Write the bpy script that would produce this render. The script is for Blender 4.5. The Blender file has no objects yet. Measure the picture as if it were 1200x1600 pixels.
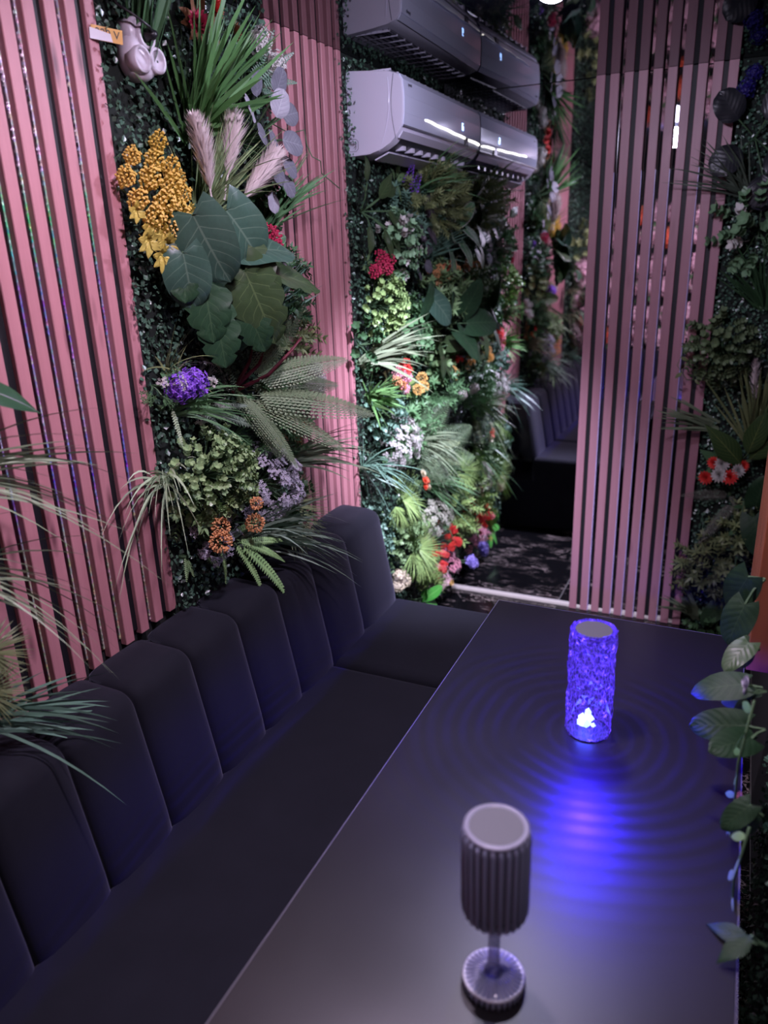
import bpy, math, random
from mathutils import Vector, Matrix
import numpy as np

# ------------------------------------------------------------------ camera, world, exposure
S = bpy.context.scene
cd = bpy.data.cameras.new('camera')
cam = bpy.data.objects.new('camera', cd)
S.collection.objects.link(cam)
S.camera = cam
cd.sensor_fit = 'HORIZONTAL'
cd.sensor_width = 27.0
cd.lens = 27.0 * 1190 / 1200
cd.clip_start = 0.02
cam.matrix_world = Matrix(((0.90953741, -0.10901284, 0.40107094, 0.0),
                           (0.41427398, 0.31544658, -0.85373914, 0.0),
                           (-0.03344793, 0.94266095, 0.33207165, 1.7),
                           (0, 0, 0, 1)))
cd.dof.use_dof = True
cd.dof.focus_distance = 1.95
cd.dof.aperture_fstop = 2.4

w = bpy.data.worlds.new('world')
S.world = w
w.use_nodes = True
w.node_tree.nodes['Background'].inputs[0].default_value = (0.30, 0.28, 0.55, 1)
w.node_tree.nodes['Background'].inputs[1].default_value = 0.0
S.view_settings.view_transform = 'Standard'
S.view_settings.look = 'None'
S.view_settings.gamma = 1.0
S.view_settings.use_curve_mapping = False
S.view_settings.exposure = 0.0
try:
    S.cycles.max_bounces = 14
    S.cycles.diffuse_bounces = 3
    S.cycles.glossy_bounces = 5
    S.cycles.transmission_bounces = 14
    S.cycles.transparent_max_bounces = 12
    S.cycles.caustics_reflective = False
    S.cycles.caustics_refractive = False
    S.cycles.sample_clamp_indirect = 4.0
    S.cycles.use_denoising = True
except Exception:
    pass

XL = -1.285      # left wall
YM = 3.413       # mirror plane
XR = 0.19        # right wall
YB = -0.36       # back wall
ZC = 2.287       # ceiling
# ceiling lamps, built as fittings further down; the last is unseen, added fill:
# (x, y, colour, lens strength, lens radius, spot watts, spot aim, cone angle, drop of the globe)
DOWNLIGHTS = [(-0.46, 1.95, (0.76, 0.72, 1.0), 360.0, 0.045, 460.0, (-1.18, 3.12, 0.40), 1.02, 0.052),
              (-0.53, 1.08, (0.93, 0.74, 1.0), 950.0, 0.045, 14.0, (-0.62, 0.7, 0.0), 1.9, 0.0),
              (0.03, 0.36, (0.95, 0.76, 1.0), 130.0, 0.036, 30.0, (-0.5, -0.3, 0.9), 2.2, 0.0)]  # added out of view to brighten the back blossom wall
TABLE_LAMP_W = 20.0

# ------------------------------------------------------------------ helpers
C = S.collection
PI = math.pi
rnd = random.Random(7)


def R(a, b):
    return rnd.uniform(a, b)


class MB:
    def __init__(s):
        s.v = []
        s.f = []
        s.uv = []

    def add(s, vs, fs, uvs=None):
        n = len(s.v)
        s.v.extend(tuple(p) for p in vs)
        s.f.extend(tuple(i + n for i in f) for f in fs)
        s.uv.extend(uvs if uvs else [(0.0, 0.0)] * len(vs))

    def merge(s, o, m):
        s.add([m @ Vector(p) for p in o.v], o.f, o.uv)

    def box(s, x0, x1, y0, y1, z0, z1):
        s.add([(x0, y0, z0), (x1, y0, z0), (x1, y1, z0), (x0, y1, z0), (x0, y0, z1), (x1, y0, z1), (x1, y1, z1), (x0, y1, z1)],
              [(0, 3, 2, 1), (4, 5, 6, 7), (0, 1, 5, 4), (1, 2, 6, 5), (2, 3, 7, 6), (3, 0, 4, 7)])

    def tube(s, pts, r, n=6, r2=None):
        pts = [Vector(p) for p in pts]
        k = len(pts)
        rings = []
        for i, p in enumerate(pts):
            d = (pts[min(i + 1, k - 1)] - pts[max(i - 1, 0)])
            d = d.normalized() if d.length > 1e-9 else Vector((0, 0, 1))
            a = d.cross(Vector((0.13, 0.31, 0.94)))
            if a.length < 1e-3:
                a = d.cross(Vector((1, 0, 0)))
            a.normalize()
            b = d.cross(a)
            rr = r if r2 is None else r + (r2 - r) * i / (k - 1)
            rings.append([p + a * (rr * math.cos(2 * PI * j / n)) + b * (rr * math.sin(2 * PI * j / n)) for j in range(n)])
        vs = [q for ring in rings for q in ring]
        fs = [(i * n + j, i * n + (j + 1) % n, (i + 1) * n + (j + 1) % n, (i + 1) * n + j) for i in range(k - 1) for j in range(n)]
        fs.append(tuple(range(n))[::-1])
        fs.append(tuple((k - 1) * n + j for j in range(n)))
        s.add(vs, fs)

    def lathe(s, prof, n=32, flute=None):
        vs = []
        for i, (r, z) in enumerate(prof):
            for j in range(n):
                a = 2 * PI * j / n
                rr = r * (1 + (flute(a, i) if flute else 0))
                vs.append((rr * math.cos(a), rr * math.sin(a), z))
        k = len(prof)
        fs = [(i * n + j, i * n + (j + 1) % n, (i + 1) * n + (j + 1) % n, (i + 1) * n + j) for i in range(k - 1) for j in range(n)]
        if prof[0][0] > 1e-6:
            fs.append(tuple(range(n))[::-1])
        if prof[-1][0] > 1e-6:
            fs.append(tuple((k - 1) * n + j for j in range(n)))
        s.add(vs, fs)

    def mesh(s, name, mat=None, smooth=False):
        me = bpy.data.meshes.new(name)
        me.from_pydata(s.v, [], s.f)
        uv = me.uv_layers.new(name='UVMap')
        li = np.empty(len(me.loops), dtype=np.int32)
        me.loops.foreach_get('vertex_index', li)
        uv.data.foreach_set('uv', np.array(s.uv, dtype=np.float32)[li].ravel())
        if smooth:
            me.polygons.foreach_set('use_smooth', [True] * len(me.polygons))
        if mat:
            me.materials.append(mat)
        me.update()
        return me


def link(name, me, parent=None, m=None):
    o = bpy.data.objects.new(name, me)
    C.objects.link(o)
    if parent:
        o.parent = parent
    if m is not None:
        o.matrix_basis = m
    return o


def obj(name, mb, mat, parent=None, m=None, smooth=False):
    return link(name, mb.mesh(name, mat, smooth), parent, m)


def tag(o, label, cat, group=None):
    o['label'] = label
    o['category'] = cat
    if group:
        o['group'] = group
    return o


def thing(name, label, cat, loc=(0, 0, 0), rz=0.0, group=None):
    o = bpy.data.objects.new(name, None)
    o.empty_display_size = 0.05
    C.objects.link(o)
    o.location = loc
    o.rotation_euler = (0, 0, rz)
    return tag(o, label, cat, group)


def struct(o):
    o['kind'] = 'structure'
    return o


def stuff(o):
    o['kind'] = 'stuff'
    return o


def bevel(o, wdt=0.004, seg=2):
    md = o.modifiers.new('bevel', 'BEVEL')
    md.width = wdt
    md.segments = seg
    md.limit_method = 'ANGLE'
    return o


def frame(d, n):
    """matrix whose local x runs along d and local z leans to n"""
    x = Vector(d).normalized()
    n = Vector(n)
    y = n.cross(x)
    if y.length < 1e-4:
        y = Vector((0.1, 1, 0.2)).cross(x)
    y.normalize()
    z = x.cross(y)
    return Matrix(((x.x, y.x, z.x, 0), (x.y, y.y, z.y, 0), (x.z, y.z, z.z, 0), (0, 0, 0, 1)))


def T(*p):
    return Matrix.Translation(Vector(p))


# ------------------------------------------------------------------ materials
def newmat(name):
    m = bpy.data.materials.new(name)
    m.use_nodes = True
    nt = m.node_tree
    return m, nt, nt.nodes['Principled BSDF']


def N(nt, typ, **kw):
    n = nt.nodes.new(typ)
    for k, v in kw.items():
        if k.startswith('i_'):
            key = k[2:]
            key = int(key) if key.isdigit() else key
            n.inputs[key].default_value = v
        else:
            setattr(n, k, v)
    return n


def math_node(nt, op, a=None, b=None, c=None):
    n = nt.nodes.new('ShaderNodeMath')
    n.operation = op
    for i, q in enumerate((a, b, c)):
        if q is None:
            continue
        if isinstance(q, (int, float)):
            n.inputs[i].default_value = q
        else:
            nt.links.new(q, n.inputs[i])
    return n.outputs[0]


def mix_rgb(nt, fac, a, b):
    n = nt.nodes.new('ShaderNodeMix')
    n.data_type = 'RGBA'
    for i, q in ((0, fac), (6, a), (7, b)):
        if isinstance(q, (int, float)):
            n.inputs[i].default_value = q
        elif isinstance(q, tuple):
            n.inputs[i].default_value = (q[0], q[1], q[2], 1)
        else:
            nt.links.new(q, n.inputs[i])
    return n.outputs[2]


def simple(name, col, rough=0.5, metal=0.0, spec=0.5, emit=None, es=0.0):
    m, nt, p = newmat(name)
    p.inputs['Base Color'].default_value = (*col, 1)
    p.inputs['Roughness'].default_value = rough
    p.inputs['Metallic'].default_value = metal
    p.inputs['Specular IOR Level'].default_value = spec
    if emit:
        p.inputs['Emission Color'].default_value = (*emit, 1)
        p.inputs['Emission Strength'].default_value = es
    return m


_plant = {}


def plant(c1, c2=None, rough=0.5, spec=0.4, tr=0.0):
    """leaf / petal material: varies between two colours from leaf to leaf and along a noise"""
    c2 = c2 or tuple(0.55 * c for c in c1)
    if max(c1) < 0.45:
        c1 = tuple(1.75 * c for c in c1)
        c2 = tuple(1.75 * c for c in c2)
    def tone(c):
        g_ = 0.3 * c[0] + 0.6 * c[1] + 0.1 * c[2]
        return tuple(0.84 * q + 0.16 * g_ for q in c) if c[1] > c[0] and c[1] > c[2] else c
    c1, c2 = tone(c1), tone(c2)
    key = (c1, c2, rough, spec)
    if key in _plant:
        return _plant[key]
    m, nt, p = newmat('plant_%d' % len(_plant))
    g = N(nt, 'ShaderNodeNewGeometry')
    oi = N(nt, 'ShaderNodeObjectInfo')
    tc = N(nt, 'ShaderNodeTexCoord')
    no = N(nt, 'ShaderNodeTexNoise', i_Scale=35.0, i_Detail=2.0)
    nt.links.new(tc.outputs['Object'], no.inputs['Vector'])
    a = math_node(nt, 'MULTIPLY', g.outputs['Random Per Island'], 0.5)
    b = math_node(nt, 'MULTIPLY_ADD', oi.outputs['Random'], 0.25, a)
    c = math_node(nt, 'MULTIPLY_ADD', no.outputs[0], 0.5, b)
    d = math_node(nt, 'SUBTRACT', c, 0.12)
    nt.links.new(mix_rgb(nt, d, c1, c2), p.inputs['Base Color'])
    p.inputs['Roughness'].default_value = rough
    p.inputs['Specular IOR Level'].default_value = spec
    _plant[key] = m
    return m


def veined(name, col, dark, vein, nv=7.0, rough=0.35, edge=None):
    """large leaf: uv.x along the leaf, uv.y from -1 to 1 across"""
    m, nt, p = newmat(name)
    uv = N(nt, 'ShaderNodeUVMap')
    sp = N(nt, 'ShaderNodeSeparateXYZ')
    nt.links.new(uv.outputs[0], sp.inputs[0])
    u, v = sp.outputs[0], math_node(nt, 'ABSOLUTE', sp.outputs[1])
    ph = math_node(nt, 'MULTIPLY', math_node(nt, 'MULTIPLY_ADD', v, -0.35, u), nv)
    tri = math_node(nt, 'PINGPONG', ph, 0.5)
    side = math_node(nt, 'LESS_THAN', tri, math_node(nt, 'MULTIPLY_ADD', v, -0.035, 0.05))
    mid = math_node(nt, 'LESS_THAN', v, 0.035)
    mask = math_node(nt, 'MAXIMUM', side, mid)
    tc = N(nt, 'ShaderNodeTexCoord')
    no = N(nt, 'ShaderNodeTexNoise', i_Scale=18.0, i_Detail=3.0)
    nt.links.new(tc.outputs['Object'], no.inputs['Vector'])
    col, dark, vein = (tuple(min(0.75, 1.0 * c) for c in q) for q in (col, dark, vein))
    base = mix_rgb(nt, no.outputs[0], col, dark)
    if edge:
        e = math_node(nt, 'GREATER_THAN', v, 0.93)
        base = mix_rgb(nt, e, base, edge)
    nt.links.new(mix_rgb(nt, math_node(nt, 'MULTIPLY', mask, 0.75), base, vein), p.inputs['Base Color'])
    bp = N(nt, 'ShaderNodeBump', i_Strength=0.35, i_Distance=0.002)
    nt.links.new(tri, bp.inputs['Height'])
    nt.links.new(bp.outputs[0], p.inputs['Normal'])
    p.inputs['Roughness'].default_value = rough
    p.inputs['Specular IOR Level'].default_value = 0.3
    return m


def wood(name, c1, c2, knot, rough=0.5, along='Z'):
    m, nt, p = newmat(name)
    tc = N(nt, 'ShaderNodeTexCoord')
    oi = N(nt, 'ShaderNodeObjectInfo')
    off = math_node(nt, 'MULTIPLY', oi.outputs['Random'], 37.0)
    cb = N(nt, 'ShaderNodeCombineXYZ')
    for i in range(3):
        nt.links.new(off, cb.inputs[i])
    va = N(nt, 'ShaderNodeVectorMath', operation='ADD')
    nt.links.new(tc.outputs['Object'], va.inputs[0])
    nt.links.new(cb.outputs[0], va.inputs[1])
    mp = N(nt, 'ShaderNodeMapping')
    mp.inputs['Scale'].default_value = (60, 60, 2.2)
    nt.links.new(va.outputs[0], mp.inputs[0])
    no = N(nt, 'ShaderNodeTexNoise', i_Scale=1.0, i_Detail=4.0, i_Distortion=0.6)
    nt.links.new(mp.outputs[0], no.inputs['Vector'])
    base = mix_rgb(nt, no.outputs[0], c1, c2)
    mp2 = N(nt, 'ShaderNodeMapping')
    mp2.inputs['Scale'].default_value = (18, 18, 4.0)
    nt.links.new(va.outputs[0], mp2.inputs[0])
    vo = N(nt, 'ShaderNodeTexVoronoi', i_Scale=1.0)
    nt.links.new(mp2.outputs[0], vo.inputs['Vector'])
    kn = N(nt, 'ShaderNodeMapRange')
    kn.inputs[1].default_value = 0.05
    kn.inputs[2].default_value = 0.20
    kn.inputs[3].default_value = 0.85
    kn.inputs[4].default_value = 0.0
    nt.links.new(vo.outputs['Distance'], kn.inputs[0])
    nt.links.new(mix_rgb(nt, kn.outputs[0], base, knot), p.inputs['Base Color'])
    bp = N(nt, 'ShaderNodeBump', i_Strength=0.15, i_Distance=0.001)
    nt.links.new(no.outputs[0], bp.inputs['Height'])
    nt.links.new(bp.outputs[0], p.inputs['Normal'])
    p.inputs['Roughness'].default_value = rough
    return m


M_black = simple('black_panel', (0.006, 0.006, 0.008), 0.6)
M_wall = simple('dark_wall', (0.012, 0.013, 0.014), 0.9)
M_wood = wood('red_wood', (0.58, 0.265, 0.285), (0.44, 0.18, 0.20), (0.12, 0.04, 0.05))
M_wood2 = wood('brown_wood', (0.44, 0.22, 0.26), (0.35, 0.165, 0.20), (0.32, 0.15, 0.18), 0.45)
M_post = wood('orange_wood', (0.36, 0.115, 0.045), (0.24, 0.065, 0.025), (0.06, 0.02, 0.01), 0.55)
M_white = simple('white_plastic', (0.70, 0.68, 0.80), 0.28)
M_whitet = simple('white_trim', (0.72, 0.66, 0.60), 0.5)
M_darkplastic = simple('dark_plastic', (0.01, 0.01, 0.012), 0.4)
M_greyplastic = simple('grey_plastic', (0.11, 0.11, 0.13), 0.45)
M_mat_leaf = plant((0.020, 0.060, 0.036), (0.06, 0.13, 0.075), 0.30, 0.7)
M_twig = plant((0.05, 0.035, 0.02), (0.03, 0.05, 0.02), 0.7)
M_stem = plant((0.05, 0.11, 0.035), (0.03, 0.07, 0.03), 0.6)

m, nt, p = newmat('mirror_glass')
p.inputs['Base Color'].default_value = (0.90, 0.90, 0.94, 1)
p.inputs['Metallic'].default_value = 1.0
p.inputs['Roughness'].default_value = 0.0
M_mirror = m
m, nt, p = newmat('stretch_ceiling')
p.inputs['Base Color'].default_value = (0.004, 0.004, 0.008, 1)
p.inputs['Roughness'].default_value = 0.015
p.inputs['IOR'].default_value = 1.43
M_ceil = m


def velvet():
    m, nt, p = newmat('black_velvet')
    tc = N(nt, 'ShaderNodeTexCoord')
    no = N(nt, 'ShaderNodeTexNoise', i_Scale=9.0, i_Detail=4.0, i_Roughness=0.6)
    nt.links.new(tc.outputs['Object'], no.inputs['Vector'])
    nt.links.new(mix_rgb(nt, no.outputs[0], (0.0055, 0.006, 0.010), (0.012, 0.0125, 0.020)), p.inputs['Base Color'])
    fi = N(nt, 'ShaderNodeTexNoise', i_Scale=900.0, i_Detail=1.0)
    nt.links.new(tc.outputs['Object'], fi.inputs['Vector'])
    bp = N(nt, 'ShaderNodeBump', i_Strength=0.2, i_Distance=0.0006)
    nt.links.new(fi.outputs[0], bp.inputs['Height'])
    nt.links.new(bp.outputs[0], p.inputs['Normal'])
    p.inputs['Roughness'].default_value = 0.85
    p.inputs['Specular IOR Level'].default_value = 0.2
    p.inputs['Sheen Weight'].default_value = 0.20
    p.inputs['Sheen Roughness'].default_value = 0.45
    p.inputs['Sheen Tint'].default_value = (0.45, 0.45, 0.6, 1)
    return m


M_velvet = velvet()


def tabletop_mat():
    m, nt, p = newmat('table_laminate')
    tc = N(nt, 'ShaderNodeTexCoord')
    no = N(nt, 'ShaderNodeTexNoise', i_Scale=420.0, i_Detail=2.0)
    nt.links.new(tc.outputs['Object'], no.inputs['Vector'])
    big = N(nt, 'ShaderNodeTexNoise', i_Scale=5.0, i_Detail=3.0)
    nt.links.new(tc.outputs['Object'], big.inputs['Vector'])
    nt.links.new(mix_rgb(nt, big.outputs[0], (0.010, 0.009, 0.011), (0.014, 0.013, 0.015)), p.inputs['Base Color'])
    mr = N(nt, 'ShaderNodeMapRange')
    mr.inputs[3].default_value = 0.29
    mr.inputs[4].default_value = 0.38
    nt.links.new(big.outputs[0], mr.inputs[0])
    nt.links.new(mr.outputs[0], p.inputs['Roughness'])
    p.inputs['Specular IOR Level'].default_value = 0.62
    bp = N(nt, 'ShaderNodeBump', i_Strength=0.25, i_Distance=0.0006)
    nt.links.new(no.outputs[0], bp.inputs['Height'])
    nt.links.new(bp.outputs[0], p.inputs['Normal'])
    return m


M_table = tabletop_mat()
M_edge = simple('table_edge_band', (0.17, 0.165, 0.19), 0.35)


def marble():
    m, nt, p = newmat('black_marble')
    tc = N(nt, 'ShaderNodeTexCoord')
    oi = N(nt, 'ShaderNodeObjectInfo')
    off = math_node(nt, 'MULTIPLY', oi.outputs['Random'], 23.0)
    cb = N(nt, 'ShaderNodeCombineXYZ')
    nt.links.new(off, cb.inputs[0])
    nt.links.new(off, cb.inputs[1])
    va = N(nt, 'ShaderNodeVectorMath', operation='ADD')
    nt.links.new(tc.outputs['Object'], va.inputs[0])
    nt.links.new(cb.outputs[0], va.inputs[1])
    ridges = []
    for rot, sc, wd in ((0.5, (2.2, 9.0, 1), 0.0042), (-0.35, (3.0, 12.0, 1), 0.0034)):
        mp = N(nt, 'ShaderNodeMapping')
        mp.inputs['Rotation'].default_value = (0, 0, rot)
        mp.inputs['Scale'].default_value = sc
        nt.links.new(va.outputs[0], mp.inputs[0])
        no = N(nt, 'ShaderNodeTexNoise', i_Scale=0.8, i_Detail=5.0, i_Roughness=0.62, i_Distortion=0.7)
        nt.links.new(mp.outputs[0], no.inputs['Vector'])
        d = math_node(nt, 'ABSOLUTE', math_node(nt, 'SUBTRACT', no.outputs[0], 0.5))
        mr = N(nt, 'ShaderNodeMapRange')
        mr.inputs[2].default_value = wd * 2.2
        mr.inputs[3].default_value = 1.0
        mr.inputs[4].default_value = 0.0
        nt.links.new(d, mr.inputs[0])
        ridges.append(mr.outputs[0])
    ms = N(nt, 'ShaderNodeTexNoise', i_Scale=4.0, i_Detail=2.0)
    nt.links.new(va.outputs[0], ms.inputs['Vector'])
    mk = N(nt, 'ShaderNodeMapRange')
    mk.inputs[1].default_value = 0.44
    mk.inputs[2].default_value = 0.58
    nt.links.new(ms.outputs[0], mk.inputs[0])
    k = math_node(nt, 'MULTIPLY', math_node(nt, 'MAXIMUM', ridges[0], ridges[1]), mk.outputs[0])
    nt.links.new(mix_rgb(nt, k, (0.005, 0.005, 0.006), (0.40, 0.33, 0.30)), p.inputs['Base Color'])
    p.inputs['Roughness'].default_value = 0.12
    return m


M_marble = marble()

# ------------------------------------------------------------------ room shell
def slab(name, x0, x1, y0, y1, z0, z1, mat):
    b = MB()
    b.box(x0, x1, y0, y1, z0, z1)
    return struct(obj(name, b, mat))


YF = 3.44
slab('wall_left', XL - 0.1, XL, YB - 0.1, YF + 0.1, -0.1, ZC + 0.1, M_wall)
slab('wall_right', XR, XR + 0.1, YB - 0.1, YF + 0.1, -0.1, ZC + 0.1, M_wall)
slab('wall_far', XL, XR, YF, YF + 0.1, -0.1, ZC + 0.1, M_wall)
slab('wall_back', XL, XR, YB - 0.1, YB, -0.1, ZC + 0.1, M_wall)
slab('ceiling', XL, XR, YB, YF, ZC, ZC + 0.1, M_ceil)
floor = slab('floor', XL, XR, YB, YF, -0.1, -0.008, simple('grout', (0.16, 0.15, 0.14), 0.8))
tb = MB()
tb.box(-0.297, 0.297, -0.297, 0.297, -0.012, 0.0)
tile_me = tb.mesh('tile', M_marble)
for i in range(3):
    for j in range(7):
        x0 = XL + 0.005 + 0.6 * i
        y0 = 3.34 - 0.6 * (j + 0.5) + 0.3 - 0.26
        wx = min(0.594, XR - 0.005 - x0)
        o = link('tile', tile_me, floor, T(x0 + wx / 2, y0, 0.0) @ Matrix.Diagonal((wx / 0.594, 1, 1, 1)))
for j in (0,):
    for i in range(3):
        x0 = XL + 0.005 + 0.6 * i
        wx = min(0.594, XR - 0.005 - x0)
        link('tile', tile_me, floor, T(x0 + wx / 2, 3.4105, 0.0) @ Matrix.Diagonal((wx / 0.594, 0.054 / 0.594, 1, 1)))

# mirror sheet on the far wall, leaning back by half a degree
mir = thing('wall_mirror', 'tall frameless wall mirror at the end of the booth with pale strip along its foot', 'mirror', (0, YM, 0))
b = MB()
tilt = 0.0085
b.add([(XL + 0.002, 0, 0.002), (-0.112, 0, 0.002), (-0.112, tilt * ZC, ZC - 0.002), (XL + 0.002, tilt * ZC, ZC - 0.002)], [(0, 1, 2, 3)])
b.add([(XL + 0.002, 0.004, 0.002), (-0.112, 0.004, 0.002), (-0.112, tilt * ZC + 0.004, ZC - 0.002), (XL + 0.002, tilt * ZC + 0.004, ZC - 0.002)], [(3, 2, 1, 0)])
obj('mirror_glass', b, M_mirror, mir)
b = MB()
b.box(XL + 0.06, -0.112, -0.012, -0.001, 0.0, 0.017)
bevel(obj('foot_strip', b, M_whitet, mir), 0.002)


# ------------------------------------------------------------------ wooden slats
def slat_mesh(wd, dp, z0, z1, mat):
    b = MB()
    c = 0.0015
    pr = [(0, -wd / 2), (dp - c, -wd / 2), (dp, -wd / 2 + c), (dp, wd / 2 - c), (dp - c, wd / 2), (0, wd / 2)]
    vs = [(x, y, z0) for x, y in pr] + [(x, y, z1) for x, y in pr]
    n = 6
    b.add(vs, [(i, (i + 1) % n, n + (i + 1) % n, n + i) for i in range(n)] + [tuple(range(n))[::-1], tuple(range(n, 2 * n))])
    return b.mesh('slat', mat)


def slat_panel(label, loc, rz, ys, wd, dp, z0, z1, mat, blacks=(), glitter=(), backing=True, slope=0.0):
    t = thing('slat_panel', label, 'wall panel', loc, rz)
    me = slat_mesh(wd, dp, z0, z1, mat)
    for y in ys:
        if slope:
            me = slat_mesh(wd, dp, z0 + slope * (y - max(ys)), z1, mat)
        link('slat', me, t, T(0.003, y, 0))
    lo, hi = min(ys) - wd / 2, max(ys) + wd / 2
    if backing:
        b = MB()
        b.box(0.0005, 0.003, lo, hi, z0, z1)
        obj('backing', b, M_gapmirror, t)
    gaps = [((ys[i] + ys[i + 1]) / 2, abs(ys[i + 1] - ys[i]) - wd) for i in range(len(ys) - 1)]
    for i in blacks:
        y, g = gaps[i]
        b = MB()
        b.box(0.0032, 0.009, y - g / 2 + 0.0005, y + g / 2 - 0.0005, z0 + 0.002, z1 - 0.001)
        obj('felt_strip', b, M_black, t)['label'] = 'black felt strip in the gap'
    for i in glitter:
        y, g = gaps[i]
        b = MB()
        b.box(0.0032, 0.0052, y + g / 2 - 0.0045, y + g / 2 - 0.0005, z0 + 0.002, z1 - 0.001)
        obj('foil_glint_strip', b, M_foil_glint, t)['label'] = 'thin iridescent foil strip in the gap, coloured light reflections painted on'
    return t


m, nt, p = newmat('foil')
tc = N(nt, 'ShaderNodeTexCoord')
mp = N(nt, 'ShaderNodeMapping')
mp.inputs['Scale'].default_value = (160, 160, 130)
nt.links.new(tc.outputs['Object'], mp.inputs[0])
vo = N(nt, 'ShaderNodeTexVoronoi', i_Scale=1.0)
nt.links.new(mp.outputs[0], vo.inputs['Vector'])
hs = N(nt, 'ShaderNodeHueSaturation', i_Saturation=1.2, i_Value=1.2)
sepz = N(nt, 'ShaderNodeSeparateXYZ')
nt.links.new(tc.outputs['Object'], sepz.inputs[0])
rmp = N(nt, 'ShaderNodeValToRGB')  # colour bands paint in the reflections of coloured lights
cr = rmp.color_ramp
cr.elements[0].position = 0.0
cr.elements[0].color = (0.7, 0.7, 0.5, 1)
cr.elements[1].position = 1.0
cr.elements[1].color = (0.95, 0.9, 1, 1)
for ps, cl in ((0.22, (0.8, 0.75, 0.6, 1)), (0.30, (0.10, 0.05, 1.0, 1)), (0.40, (0.7, 0.7, 0.9, 1)), (0.55, (0.25, 0.15, 0.7, 1)), (0.66, (0.05, 0.8, 0.25, 1)), (0.74, (0.9, 0.9, 1, 1))):
    el = cr.elements.new(ps)
    el.color = cl
zz_ = math_node(nt, 'MULTIPLY', math_node(nt, 'SUBTRACT', sepz.outputs[2], 0.8), 0.68)
nt.links.new(zz_, rmp.inputs[0])
nt.links.new(vo.outputs['Color'], hs.inputs['Color'])
nt.links.new(mix_rgb(nt, 0.72, hs.outputs[0], rmp.outputs[0]), p.inputs['Base Color'])
nm = N(nt, 'ShaderNodeBump', i_Strength=0.9, i_Distance=0.003)
nt.links.new(vo.outputs['Distance'], nm.inputs['Height'])
nt.links.new(nm.outputs[0], p.inputs['Normal'])
p.inputs['Metallic'].default_value = 0.35
p.inputs['Roughness'].default_value = 0.35
M_foil_glint = m
M_gapmirror = simple('smoked_mirror', (0.30, 0.27, 0.32), 0.05, 1.0)

ysA = [1.384 - 0.0533 * i for i in range(12)]
slat_panel('wide reddish wooden slat panel with knots above the near end of the black bench', (XL, 0, 0), 0, ysA, 0.0285, 0.017, 0.822, ZC - 0.001,
           M_wood, blacks=(0, 2, 6, 8), glitter=(1, 3, 4, 5, 7, 9, 10), slope=0.085)
ysB = [2.058 + 0.052 * i for i in range(9)]
slat_panel('narrow reddish wooden slat panel between the two plant walls, left of the air conditioner', (XL, 0, 0), 0, ysB, 0.0265, 0.017, 0.70, ZC - 0.001,
           M_wood, blacks=(1, 3, 5, 7), glitter=())
xsM = [-0.6015 + 0.0525 * i for i in range(10)]
smp = slat_panel('pink lit wooden slat panel standing on the mirror, left of the dark plant wall', (0, YM - 0.0005, 0), -PI / 2, xsM, 0.034, 0.016, 0.0, ZC - 0.001,
           M_wood2, blacks=(0, 2, 6, 8), backing=False)
M_litedge = simple('violet_lit_edge', (0.62, 0.55, 0.95), 0.25)  # violet light on the slat edges is put into this strip colour
for i in (1, 3, 4, 5, 7):
    b = MB()
    b.box(0.003, 0.0185, xsM[i] + 0.0170, xsM[i] + 0.0195, 0.0, ZC - 0.35)
    o = obj('lit_edge', b, M_litedge, smp)
    o['label'] = 'strip beside a slat, standing in for violet light on its edge'
ysR = [1.655 + 0.052 * i for i in range(7)]
rp = slat_panel('orange brown wooden slat panel at the right picture edge behind the big leaves', (XR, 0, 0), PI, [-y for y in ysR], 0.042, 0.098, 0.80, ZC - 0.001, M_post)

# ------------------------------------------------------------------ upholstered bench
def puff(w_, prof, bulge, n=10, gap=0.0035):
    """a channel of upholstery: profile (x, z) swept along y with rounded shoulders"""
    b = MB()
    k = len(prof)
    nr = []
    for i in range(k):
        a = prof[max(i - 1, 0)]
        c = prof[min(i + 1, k - 1)]
        dx, dz = c[0] - a[0], c[1] - a[1]
        l = math.hypot(dx, dz) or 1
        nr.append((-dz / l, dx / l))
    ss = [-1, -0.985, -0.94, -0.85, -0.68, -0.35, 0, 0.35, 0.68, 0.85, 0.94, 0.985, 1]
    for s_ in ss:
        drop = bulge * (1 - (1 - abs(s_) ** 5.0) ** 0.5)
        for i, (x, z) in enumerate(prof):
            b.v.append((x - nr[i][0] * drop, s_ * (w_ / 2 - gap * 0.15), z - nr[i][1] * drop))
            b.uv.append((0, 0))
    m_ = len(ss)
    for a in range(m_ - 1):
        for i in range(k - 1):
            b.f.append((a * k + i, a * k + i + 1, (a + 1) * k + i + 1, (a + 1) * k + i))
    b.f.append(tuple(range(k)))
    b.f.append(tuple((m_ - 1) * k + i for i in range(k))[::-1])
    return b


def arc(cx, cz, r, a0, a1, n):
    return [(cx + r * math.cos(a0 + (a1 - a0) * i / n), cz + r * math.sin(a0 + (a1 - a0) * i / n)) for i in range(n + 1)]


# profile runs from foot of the front, up, over the rounded top and down the back (x from wall)
back_prof = [(0.222, 0.415), (0.228, 0.45), (0.222, 0.50), (0.207, 0.58), (0.190, 0.67)] + arc(0.118, 0.750, 0.056, 0.12, PI * 0.5, 7) + \
            [(0.07, 0.808), (0.022, 0.809), (0.008, 0.797), (0.004, 0.60), (0.004, 0.42)]
back_prof = back_prof[::-1]


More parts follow.
